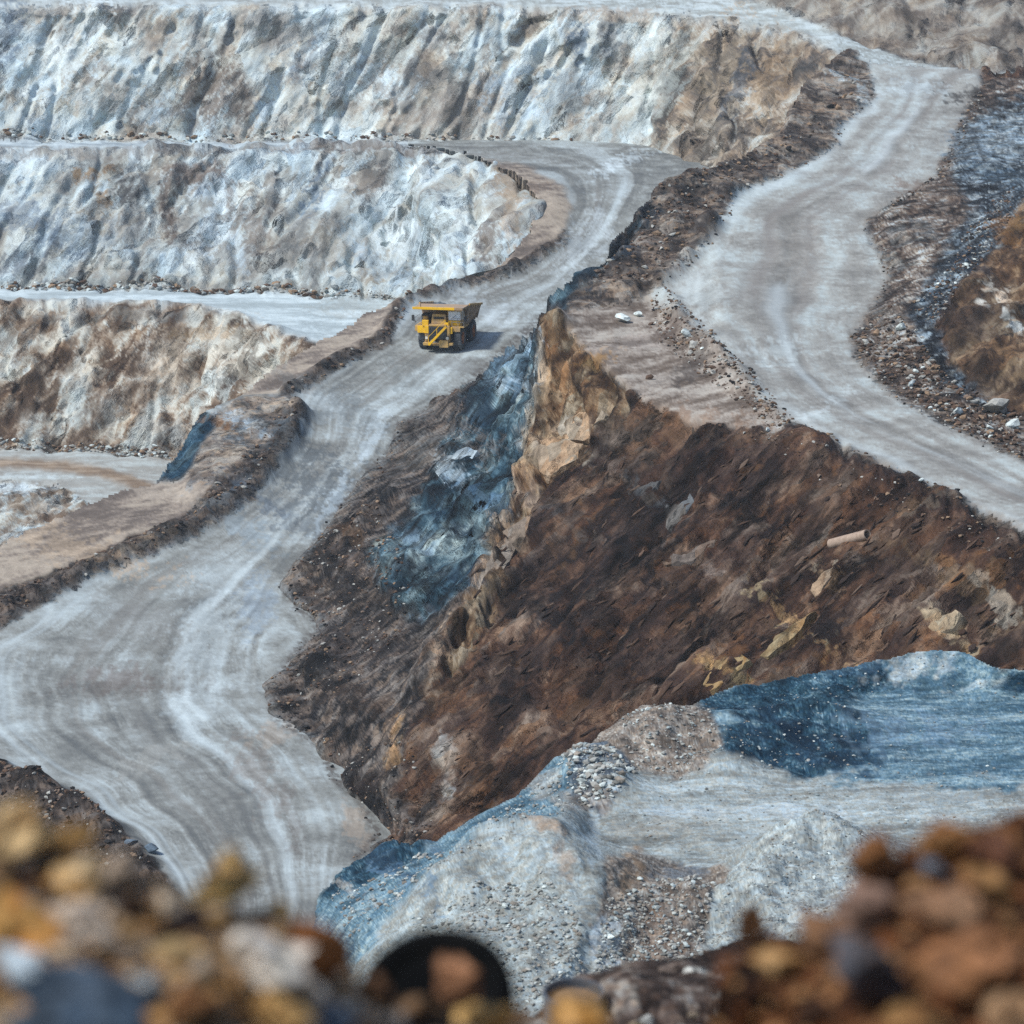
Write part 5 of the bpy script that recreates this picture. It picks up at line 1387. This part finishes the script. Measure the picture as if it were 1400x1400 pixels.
key = [
    (135, 1385, 120, 100, SLA, "big dark slate-blue boulder at the bottom left corner, its lit left side put in as a pale rock", (70, 82, 94)),
    (45, 1345, 52, 46, (166, 172, 178), "pale grey rock against the big slate-blue boulder's left side", None),  # stands for sunlight on the slate boulder's left face
    (30, 1128, 62, 54, YEL, "yellow ochre rock topping the heap at the left edge", (204, 176, 130)),
    (318, 1206, 62, 46, YEL, "yellow ochre rock standing highest against the main road", (190, 160, 100)),
    (436, 1300, 66, 58, (136, 82, 40), "round rust-brown rock at the left heap's right end", (110, 66, 36)),
    (352, 1310, 70, 52, (196, 182, 168), "pale beige rock with a rounded top left of the rust-brown one", None),
    (420, 1360, 60, 40, (186, 168, 148), "pale beige rock below the round rust-brown rock", OCH),
    (20, 1270, 66, 60, (184, 138, 70), "golden ochre rock at the left edge above the slate-blue boulder", (150, 98, 48)),
    (110, 1270, 64, 40, BEI, "dull beige rock between the golden rock and the slate-blue boulder", None),
    (110, 1205, 46, 38, (178, 156, 118), "cream ochre stone in the middle of the left heap", YEL),
    (165, 1190, 40, 34, (172, 150, 128), "beige stone beside the cream ochre one near the heap's skyline", None),
    (240, 1300, 52, 30, (160, 132, 84), "flat ochre-olive stone below the dark hollow", None),
    (200, 1345, 36, 32, (176, 172, 170), "small light grey stone right of the slate-blue boulder", None),
    (265, 1365, 50, 44, (166, 126, 76), "ochre stone low in the heap between slate and beige rocks", (120, 80, 52)),
    (238, 1232, 28, 32, (178, 158, 132), "small cream stone left of the tallest yellow rock", None),
    (375, 1385, 52, 40, (188, 150, 88), "yellow-tan rock at the bottom edge under the pale beige rock", (150, 108, 60)),
    (460, 1392, 50, 36, (92, 104, 118), "blue-grey stone at the bottom edge left of the tyre", None),
    (250, 1262, 44, 26, (44, 34, 34), "near-black stone standing for the shade in a gap of the left heap", None),  # dark stone put in for the shade between the rocks
    (178, 1246, 30, 22, (58, 40, 30), "dark brown stone standing for the shade in the gap left of the near-black one", None),  # another shaded gap, put in as a dark stone
    (90, 1150, 42, 34, (150, 108, 58), "brown ochre rock on the left heap's skyline", (176, 140, 84)),
    (625, 1342, 44, 40, (146, 98, 64), "round brown stone lying inside the black tyre", None),
    (790, 1392, 68, 50, (178, 136, 78), "rounded golden rock at the bottom edge in front of the drum", (176, 128, 64)),
    (560, 1378, 44, 26, (112, 84, 58), "small brown rock against the front of the tyre", None),
    (508, 1350, 34, 26, (96, 66, 44), "small dark brown rock overlapping the tyre's left side", None),
    (706, 1396, 34, 22, (104, 82, 62), "brown stone at the bottom edge against the tyre's right side", None),
    (660, 1392, 52, 30, (190, 148, 82), "ochre stone at the bottom edge in front of the tyre", None),
    (540, 1396, 30, 24, (170, 154, 138), "small pale stone at the bottom edge left of the ochre one", None),
    (1056, 1318, 50, 32, (176, 136, 84), "golden oval stone at the left end of the rusty heap", (150, 110, 66)),
    (1190, 1330, 100, 46, (70, 74, 84), "wide slate-grey rock set in the middle of the rusty heap", (90, 76, 70)),
    (1030, 1260, 30, 42, (110, 74, 46), "pointed rust-brown rock sticking up at the rusty heap's left end", None),
    (1290, 1245, 86, 40, (150, 112, 80), "long tan rock slanting across the rusty heap", (128, 92, 66)),
    (1190, 1240, 60, 36, (120, 92, 76), "mauve-brown rock left of the long tan one", None),
    (1200, 1178, 46, 42, (112, 74, 46), "brown rock on the rusty heap's skyline at its left shoulder", (136, 92, 54)),
    (1295, 1150, 56, 36, (146, 100, 54), "brown rock at the highest point of the rusty heap", (120, 76, 44)),
    (1360, 1165, 46, 40, (110, 68, 46), "dark rust rock on the skyline at the right edge", None),
    (1275, 1185, 24, 20, (112, 116, 128), "small blue-grey stone in a dark gap of the rusty heap", None),
    (1355, 1166, 18, 16, (176, 166, 160), "small pale stone near the top right of the rusty heap", None),
    (1340, 1320, 90, 70, (122, 80, 50), "large rust-brown rock at the lower right edge", (146, 102, 68)),
    (1350, 1210, 50, 34, (150, 106, 58), "ochre-brown rock under the skyline at the right edge", None),
    (1245, 1390, 66, 34, (164, 120, 66), "ochre rock at the bottom edge of the rusty heap", (110, 70, 44)),
    (1140, 1275, 66, 36, (128, 90, 60), "brown rock above the slate-grey one in the rusty heap", None),
    (1385, 1390, 50, 40, (150, 114, 78), "tan rock in the bottom right corner", None),
    (1110, 1385, 40, 34, (70, 46, 32), "dark brown rock at the bottom edge below the golden oval stone", None),
]
for k, (u, v, ru, rv, c, lb, c2) in enumerate(key):
    rim_rock(u, v, ru, rv, c, lb, None, k, c2, dy=-0.12)
rr = random.Random(77)
for side, n, cols, lb, gp in (
        (0, 60, [OCH, YEL, BEI, (150, 112, 66), (120, 84, 50), (186, 160, 120), DRK, (96, 66, 44)], "small ochre or beige stone filling the blurred heap at lower left", "stones of the left rim heap"),
        (1, 46, [RUS, (104, 66, 42), (140, 96, 60), (84, 54, 36), DRK, (120, 82, 54), (156, 118, 80)], "small rust-brown stone filling the blurred heap at lower right", "stones of the right rim heap")):
    k = 0
    while k < n:
        u = rr.uniform(-40, 500) if side == 0 else rr.uniform(1000, 1440)
        top = float(np.interp(u, [-260, 0, 60, 130, 210, 390, 440, 480, 520], [1080, 1120, 1160, 1205, 1225, 1245, 1300, 1350, 1400])) if side == 0 else \
            float(np.interp(u, [1000, 1060, 1100, 1190, 1280, 1440], [1320, 1290, 1262, 1200, 1170, 1150]))
        v = rr.uniform(top, 1440)
        r = 12 + 26 * rr.random() ** 1.6
        rim_rock(u, v, r, r * rr.uniform(.6, .95), rr.choice(cols), lb, gp, 100 + k + side * 100, None, dy=0.1)
        k += 1
k = 0
while k < 40:
    u, v = rr.uniform(720, 1020), rr.uniform(1322, 1410)
    if v < np.interp(u, [720, 830, 960, 1020], [1390, 1335, 1318, 1312]): continue
    r = rr.uniform(5, 17)
    rim_rock(u, v, r, r * .7, rr.choice([(112, 96, 86), (84, 66, 56), (50, 42, 40), (150, 132, 110), (170, 164, 158), (120, 108, 70)]),
             "angular brown or grey stone on the lower rim step right of the drum", "stones on the lower rim step", 400 + k, None, sheet=E)
    k += 1


scree("rim_rubble", "countless small ochre and beige stones and dirt clods between the rocks of the left rim heap", [
    (D, [(-100, 1115), (60, 1165), (210, 1240), (390, 1262), (500, 1400), (520, 1480), (-100, 1480)], 2600, .008, .042)],
    [OCH, YEL, BEI, (150, 122, 92), (110, 84, 60), (190, 172, 150), (64, 46, 36)], 31)
scree("rim_rubble", "countless small rust-brown stones and dirt clods between the rocks of the right rim heap", [
    (D, [(980, 1400), (1040, 1308), (1110, 1268), (1200, 1192), (1330, 1162), (1440, 1156), (1440, 1480), (980, 1480)], 2400, .008, .042)],
    [RUS, (104, 66, 42), (140, 98, 64), (84, 54, 36), (160, 122, 84), (52, 34, 26)], 32)


# ================================================================ 7. things thrown away on the slopes
def lathe(name, prof, seg, mat, parent=None, closed=True):
    bm = bmesh.new()
    rings = []
    for r, z in prof:
        rings.append([bm.verts.new((r * math.cos(2 * math.pi * i / seg), r * math.sin(2 * math.pi * i / seg), z)) for i in range(seg)])
    rg = list(zip(rings, rings[1:] + ([rings[0]] if closed else [])))
    for a, b in rg[:len(rings) if closed else len(rings) - 1]:
        for i in range(seg):
            j = (i + 1) % seg
            bm.faces.new((a[i], a[j], b[j], b[i]))
    return mesh_obj(name, bm, mat, parent)


def mesh_obj(name, bm, mat, parent=None, bevel=0.0, smooth=False):
    bmesh.ops.recalc_face_normals(bm, faces=bm.faces[:])
    me = bpy.data.meshes.new(name)
    bm.to_mesh(me); bm.free()
    if smooth:
        me.polygons.foreach_set("use_smooth", [True] * len(me.polygons))
    o = bpy.data.objects.new(name, me)
    COL.objects.link(o)
    me.materials.append(mat)
    if parent is not None: o.parent = parent
    if bevel:
        b = o.modifiers.new("bevel", 'BEVEL'); b.width = bevel; b.segments = 2; b.limit_method = 'ANGLE'
    return o


RUBBER = paint("black_rubber", (0.003, 0.0035, 0.004), 0.95, 0, (0.010, 0.010, 0.010), 0.4, 6, 0.04)
# the tyre by the rim heap, leaning on the stones with its open side to the viewer
Yt = 7.5
ro = 114 * Yt / FPX
prof = []
for k in range(20):
    a = 2 * math.pi * k / 20
    prof.append((ro * 0.80 + ro * 0.20 * math.copysign(abs(math.cos(a)) ** 0.7, math.cos(a)), ro * 0.30 * math.copysign(abs(math.sin(a)) ** 0.6, math.sin(a))))
ty = lathe("tyre", prof, 48, RUBBER)
ty.data.polygons.foreach_set("use_smooth", [True] * len(ty.data.polygons))
ty.location = pt(598, 1366, Yt)
ty.rotation_euler = (R(32), R(-8), 0)
info(ty, "black rubber tyre lying among the stones at the bottom edge", "tyre")
hole_fill = lathe("tyre_hole_dark", [(0.001, 0.20 * ro), (ro * .70, 0.20 * ro), (ro * .70, -0.12 * ro), (0.001, -0.12 * ro)], 32, RUBBER, ty, True)  # black disc added so the tyre's open middle looks dark

STEEL = paint("dull_steel", (0.10, 0.13, 0.16), 0.5, 0.3, (0.16, 0.12, 0.09), 0.7, 5)
pd = E.at(784, 1392)
rd = 43 * pd.y / FPX
dr = lathe("steel_drum", [(rd, -.5), (rd, -.02), (rd * 1.035, -.02), (rd * 1.035, .02), (rd * .95, .02), (rd * .95, -.02), (rd * .965, -.05), (rd * .965, -.5)], 40, STEEL)
dr.location = pt(784, 1358, pd.y)
dr.rotation_euler = (R(6), 0, 0)
info(dr, "open steel drum half buried in the stones at the bottom edge", "drum")
bm = bmesh.new()
bmesh.ops.create_circle(bm, cap_ends=True, segments=32, radius=rd * .965)
fill = mesh_obj("soil_fill", bm, paint("brown_soil", (0.16, 0.11, 0.075), 0.95, 0, (0.08, 0.06, 0.045), 0.8, 9), dr)
fill.location = (0, 0, -.07)

pa, pb = B2.at(1131, 742), B2.at(1186, 736)
pmid = (pa + pb) / 2 + Vector((0, -0.25, 0.25))
ln = (pb - pa).length
rp = 7.5 * pmid.y / FPX
pipe = lathe("concrete_pipe", [(rp, -ln / 2), (rp, ln / 2), (rp * .8, ln / 2), (rp * .8, -ln / 2)], 24, paint("pale_pipe", (0.34, 0.26, 0.20), 0.8, 0, (0.2, 0.14, 0.1), 0.6, 3))
pipe.location = pmid
pipe.rotation_euler = (pb - pa).to_track_quat('Z', 'Y').to_euler()
info(pipe, "short tan pipe lying across the dark brown slope below the upper road", "pipe")
# ================================================================ 8. the haul truck
YELLOW = paint("truck_yellow", (0.90, 0.52, 0.010), 0.4, 0, (0.50, 0.32, 0.08), 0.35, 1.4)
DUSTY = paint("dusty_yellow", (0.52, 0.33, 0.10), 0.7, 0, (0.30, 0.22, 0.15), 0.8, 1.2)
BODYIN = paint("dusty_body", (0.36, 0.25, 0.15), 0.8, 0, (0.26, 0.22, 0.19), 0.9, 0.9)
BLACK = paint("dark_iron", (0.02, 0.024, 0.03), 0.6, 0, (0.06, 0.055, 0.05), 0.6, 2)
TYRE = paint("dusty_tyre", (0.045, 0.055, 0.065), 0.85, 0, (0.17, 0.18, 0.19), 0.8, 1.0)
RIMC_ = paint("rust_rim", (0.40, 0.13, 0.04), 0.7, 0, (0.24, 0.18, 0.13), 0.5, 2)
GLARE_GLASS = paint("cab_glass_glare", (0.80, 0.86, 0.90), 0.15, 0, (0.5, 0.55, 0.6), 0.5, 1)  # near-white base colour stands in for sky reflected in the windscreen
LAMP = paint("lamp_glass", (0.75, 0.72, 0.62), 0.2, 0, (0.5, 0.45, 0.4), 0.3, 3)
GREYM = paint("grey_rail", (0.30, 0.31, 0.32), 0.6, 0, (0.2, 0.18, 0.16), 0.5, 3)


def box(bm, x0, x1, y0, y1, z0, z1):
    vs = [bm.verts.new((x, y, z)) for z in (z0, z1) for x, y in ((x0, y0), (x1, y0), (x1, y1), (x0, y1))]
    for q in ((3, 2, 1, 0), (4, 5, 6, 7), (0, 1, 5, 4), (1, 2, 6, 5), (2, 3, 7, 6), (3, 0, 4, 7)):
        bm.faces.new([vs[i] for i in q])


def hull(bm, pts):
    vs = [bm.verts.new(p) for p in pts]
    bmesh.ops.convex_hull(bm, input=vs)


def bar(bm, a, b, w, h=None):
    a, b = Vector(a), Vector(b)
    h = h or w
    d = (b - a).normalized()
    up = Vector((0, 0, 1)) if abs(d.z) < .9 else Vector((0, 1, 0))
    s = d.cross(up).normalized() * w / 2
    t = s.cross(d).normalized() * h / 2
    vs = [bm.verts.new(p + i * s + j * t) for p in (a, b) for i, j in ((-1, -1), (1, -1), (1, 1), (-1, 1))]
    for q in ((3, 2, 1, 0), (4, 5, 6, 7), (0, 1, 5, 4), (1, 2, 6, 5), (2, 3, 7, 6), (3, 0, 4, 7)):
        bm.faces.new([vs[i] for i in q])


def B(name, boxes, mat, parent, bevel=0.03):
    bm = bmesh.new()
    for b in boxes: box(bm, *b)
    return mesh_obj(name, bm, mat, parent, bevel)


T = bpy.data.objects.new("haul_truck", None)
COL.objects.link(T)
info(T, "yellow rigid haul truck driving down the grey main haul road", "dump truck")
# front is -Y, ground at z = 0
# frame and axles
B("chassis", [(-.75, .75, -3.6, 4.6, 1.0, 1.7), (-.45, -.05, -3.6, -3.2, .9, 1.3), (-1.7, 1.7, -2.45, -1.95, 1.15, 1.5), (-1.9, 1.9, 2.2, 2.8, 1.1, 1.6)], BLACK, T)


def wheel(x, y, dia, wid, outer):
    r = dia / 2
    prof = []
    for a, b in ((.58, -.46), (.72, -.5), (.92, -.49), (.985, -.42), (1, -.3), (1, .3), (.985, .42), (.92, .49), (.72, .5), (.58, .46)):
        prof.append((r * a, wid * b))
    w_ = lathe("wheel", prof, 40, TYRE, T, True)
    w_.location = (x, y, r)
    w_.rotation_euler = (0, R(90) * outer, 0)
    bm = bmesh.new()
    for k in range(26):                        # tread lugs
        a = 2 * math.pi * k / 26
        for sgn in (-1, 1):
            c, s_ = math.cos(a + sgn * .06), math.sin(a + sgn * .06)
            bar(bm, (c * r * 1.0, s_ * r * 1.0, sgn * wid * .08), (c * r * 1.0, s_ * r * 1.0, sgn * wid * .46), .16, .09)
    mesh_obj("tread", bm, TYRE, w_)
    rim = lathe("rim", [(r * .60, wid * .40), (r * .57, wid * .44), (r * .50, wid * .30), (r * .30, wid * .26), (r * .27, wid * .44), (r * .20, wid * .46), (.01, wid * .46), (.01, -wid * .3), (r * .60, -wid * .3)], 32, RIMC_, w_, True)
    bm = bmesh.new()
    for k in range(12):
        a = 2 * math.pi * k / 12
        box(bm, r * .40 * math.cos(a) - .04, r * .40 * math.cos(a) + .04, r * .40 * math.sin(a) - .04, r * .40 * math.sin(a) + .04, wid * .24, wid * .33)
    mesh_obj("wheel_nuts", bm, BLACK, w_)
    return w_


for sx in (-1, 1):
    wheel(sx * 2.15, -2.2, 2.55, .80, sx)
    wheel(sx * 2.32, 2.5, 2.60, .74, sx)
    wheel(sx * 1.48, 2.5, 2.60, .74, sx)

# nose: radiator grille in a yellow surround, engine hood behind
bm = bmesh.new()
hull(bm, [(-1.12, -3.75, 1.25), (1.0, -3.75, 1.25), (1.0, -3.75, 2.80), (-1.12, -3.75, 2.80), (-1.12, -3.95, 1.35), (1.0, -3.95, 1.35), (1.0, -3.95, 2.72), (-1.12, -3.95, 2.72)])
grille = mesh_obj("grille", bm, BLACK, T, .02)
bm = bmesh.new()
for k in range(9):
    z = 1.42 + k * .155
    bar(bm, (-1.05, -3.97, z), (.93, -3.97, z), .04, .05)
for k in range(6):
    x = -1.0 + k * .38
    bar(bm, (x, -3.985, 1.38), (x, -3.985, 2.70), .03, .03)
mesh_obj("grille_bars", bm, paint("dark_bars", (.05, .065, .08), .6, 0, (.1, .1, .1), .5, 3), grille)
B("grille_surround", [(-1.62, -1.13, -3.9, -3.2, 1.0, 2.9), (1.01, 1.35, -3.9, -3.2, 1.0, 2.9), (-1.12, 1.0, -3.92, -3.2, 2.81, 3.05)], DUSTY, T)
bm = bmesh.new()
hull(bm, [(-.95, -3.5, 3.06), (.85, -3.5, 3.06), (.85, -1.0, 3.06), (-.95, -1.0, 3.06), (-.85, -3.35, 4.15), (.75, -3.35, 4.15), (.75, -1.2, 4.2), (-.85, -1.2, 4.2)])
hood = mesh_obj("hood", bm, DUSTY, T, .05)
B("hood_vent", [(-.65, .55, -3.5, -3.36, 3.62, 3.86)], BLACK, hood, .01)
# decks over the front wheels
B("deck", [(-2.95, -1.0, -3.35, -.9, 2.62, 2.78), (-2.9, -2.0, -3.45, -3.34, 2.15, 2.74)], DUSTY, T)
B("deck", [(1.36, 2.95, -3.35, -.9, 2.62, 2.78), (1.45, 2.5, -3.45, -3.34, 2.15, 2.65)], DUSTY, T)
B("fender", [(-2.55, -1.63, -3.72, -3.46, 1.98, 2.80), (-1.95, -1.20, -3.85, -3.52, 2.81, 3.50), (-1.62, -1.14, -4.0, -3.91, 2.0, 2.85)], YELLOW, T)
B("fender", [(.98, 1.62, -3.75, -3.47, 1.95, 2.70), (.70, 1.20, -3.80, -3.52, 2.71, 3.24)], YELLOW, T)
# diagonal stair across the radiator
st = B("stair", [], YELLOW, T)
bm = bmesh.new()
for dy in (-4.32, -4.72):
    bar(bm, (-.98, dy, .75), (1.05, dy, 2.85), .10, .26)
bm2 = bmesh.new()
for k in range(8):
    f = (k + .5) / 8
    box(bm2, -.98 + 2.03 * f - .16, -.98 + 2.03 * f + .16, -4.68, -4.36, .75 + 2.1 * f - .02, .75 + 2.1 * f + .03)
bpy.data.objects.remove(st)
st = mesh_obj("stair", bm, YELLOW, T, .01)
mesh_obj("step", bm2, DUSTY, st)
bm = bmesh.new()
bar(bm, (-.98, -4.74, 1.7), (1.05, -4.74, 3.75), .05)
for f in (0, .5, 1):
    bar(bm, (-.98 + 2.03 * f, -4.74, .75 + 2.1 * f), (-.98 + 2.03 * f, -4.74, 1.7 + 2.05 * f), .05)
mesh_obj("handrail", bm, YELLOW, st)
# bumper
B("bumper", [(-1.75, -.75, -4.30, -3.6, .62, .95), (.15, 1.25, -4.3, -3.6, .42, 1.25), (-.74, .14, -4.1, -3.6, .60, .85), (1.26, 1.75, -4.2, -3.6, .66, .95)], DUSTY, T)
for x, z in ((1.1, 1.48), (-1.38, 1.48)):
    h = B("headlight", [(x - .2, x + .2, -4.05, -3.91, z - .2, z + .2)], BLACK, T, .02)
    B("lens", [(x - .16, x + .16, -4.08, -4.051, z - .16, z + .16)], LAMP, h, .01)
# cab (on the truck's left)
cab = B("cab", [(.92, 2.55, -3.05, -1.1, 2.79, 3.45), (.92, 2.55, -3.05, -1.1, 4.48, 4.60), (.92, 1.0, -3.05, -2.95, 3.45, 4.48), (2.47, 2.55, -3.05, -2.95, 3.45, 4.48), (2.47, 2.55, -1.98, -1.88, 3.45, 4.48), (.92, 2.55, -1.2, -1.1, 3.45, 4.48)], DUSTY, T)
B("cab_front", [(.96, 2.40, -3.12, -3.06, 2.83, 3.40)], YELLOW, cab, .02)
B("windscreen", [(1.01, 2.46, -3.02, -2.98, 3.46, 4.47)], GLARE_GLASS, cab, 0)
B("side_window", [(2.49, 2.53, -2.94, -1.99, 3.46, 4.47), (2.49, 2.53, -1.87, -1.21, 3.46, 4.47)], paint("dark_glass", (.05, .08, .10), .08, 0, (.2, .22, .24), .4, 1), cab, 0)
bm = bmesh.new()
bar(bm, (1.3, -3.04, 3.55), (2.0, -3.04, 4.1), .03)
mesh_obj("wiper", bm, BLACK, cab)
# air cleaner, electrics box and exhaust on the right deck
B("cabinet", [(-2.3, -1.2, -2.7, -1.2, 2.79, 4.0)], BLACK, T)
ac = lathe("air_cleaner", [(.01, 0), (.34, 0), (.36, .08), (.36, .95), (.30, 1.05), (.01, 1.05)], 24, DUSTY, T, False)
ac.location = (-1.75, -3.0, 2.80)
bm = bmesh.new()
for x0, x1 in ((-2.92, -2.0), (1.5, 2.92)):
    for z in (3.25, 3.75):
        bar(bm, (x0, -3.32, z), (x1, -3.32, z), .045)
    for x in (x0, (x0 + x1) / 2, x1):
        bar(bm, (x, -3.32, 2.78), (x, -3.32, 3.75), .045)
for sx in (-1, 1):
    for z in (3.25, 3.75):
        bar(bm, (sx * 2.92, -3.32, z), (sx * 2.92, -1.0, z), .045)
mesh_obj("deck_rail", bm, GREYM, T)
for sx in (-1, 1):
    bm = bmesh.new()
    bar(bm, (sx * 2.85, -3.3, 3.2), (sx * 3.12, -3.4, 3.5), .06)
    bar(bm, (sx * 3.12, -3.4, 3.3), (sx * 3.12, -3.4, 4.05), .06)
    m_ = mesh_obj("mirror", bm, BLACK, T)
    B("mirror_glass", [(sx * 3.12 - .17, sx * 3.12 + .17, -3.46, -3.40, 3.35, 4.0)], BLACK, m_, .02)
# dump body: floor, ribbed sides, front wall and canopy over the cab
bm = bmesh.new()
hull(bm, [(-2.2, -.75, 2.15), (2.2, -.75, 2.15), (2.2, 5.6, 2.75), (-2.2, 5.6, 2.75), (-2.2, -.75, 2.4), (2.2, -.75, 2.4), (2.2, 5.6, 3.0), (-2.2, 5.6, 3.0)])
hull(bm, [(-2.75, -.9, 4.7), (2.75, -.9, 4.7), (2.2, -.3, 2.3), (-2.2, -.3, 2.3), (-2.75, -.75, 4.7), (2.75, -.75, 4.7), (2.2, -.15, 2.3), (-2.2, -.15, 2.3)])
for sx in (-1, 1):
    hull(bm, [(sx * 2.95, -.9, 5.0), (sx * 2.78, -.9, 5.0), (sx * 2.2, -.5, 2.2), (sx * 2.4, -.5, 2.2), (sx * 2.95, 5.4, 4.1), (sx * 2.78, 5.4, 4.1), (sx * 2.2, 5.7, 2.8), (sx * 2.4, 5.7, 2.8)])
body = mesh_obj("dump_body", bm, BODYIN, T, .02)
bm = bmesh.new()
hull(bm, [(-2.95, -4.0, 4.86), (2.95, -4.0, 4.86), (2.95, -.8, 4.66), (-2.95, -.8, 4.66), (-2.95, -4.0, 5.0), (2.95, -4.0, 5.0), (2.95, -.8, 4.95), (-2.95, -.8, 4.95)])
can = mesh_obj("canopy", bm, BODYIN, body, .02)
bm = bmesh.new()
bar(bm, (-3.0, -4.07, 4.93), (2.0, -4.07, 4.93), .10, .30)
mesh_obj("canopy_lip", bm, YELLOW, can, .02)
bm = bmesh.new()
bar(bm, (2.0, -4.07, 4.93), (3.0, -4.07, 4.93), .10, .30)
mesh_obj("canopy_lip", bm, BODYIN, can, .02)
bm = bmesh.new()
for sx in (-1, 1):
    bar(bm, (sx * 3.0, -.9, 5.0), (sx * 3.0, 5.4, 4.1), .16, .24)
mesh_obj("top_rail", bm, DUSTY, body, .02)
for sx in (-1, 1):
    for y in (.4, 1.5, 2.6, 3.7, 4.8):
        bm = bmesh.new()
        bar(bm, (sx * 2.93, y, 4.9 - .13 * y), (sx * 2.42, y + .1, 2.5), .22, .16)
        mesh_obj("body_rib", bm, BODYIN, body, .02)
bm = bmesh.new()
bar(bm, (-2.05, -3.9, 5.0), (-2.05, -3.9, 5.45), .06)
mesh_obj("beacon", bm, BLACK, can)
# the load, a thing of its own lying in the body
V, F = rock_shape(4242, 4, 4, (1, 1, 1), .25)
V = V * np.array((2.3, 2.6, 1.0)) + np.array((0, 1.2, 3.70))
me = np_mesh("ore_load", V, F, np.tile(alb((96, 110, 122)), (len(V), 1)) * (1 + .3 * fb(V, .8, 3, 1))[:, None].clip(.4, 1.6), True, True)
me.materials.append(M_MID)
ore = bpy.data.objects.new("ore_load", me)
COL.objects.link(ore)
info(ore, "heap of blue-grey broken ore carried in the yellow truck's body", "ore")
gp = B1.at(611, 470)
fw = B1.at(560, 520) - B1.at(640, 436)          # downhill along the road
tilt = math.atan2(fw.z, math.hypot(fw.x, fw.y))
Mt = Matrix.Translation(gp + Vector((-0.1, 0.6, 0.0))) @ Matrix.Rotation(R(-13), 4, 'Z') @ Matrix.Rotation(-tilt * .35, 4, 'X')
T.matrix_world = Mt
ore.matrix_world = Mt
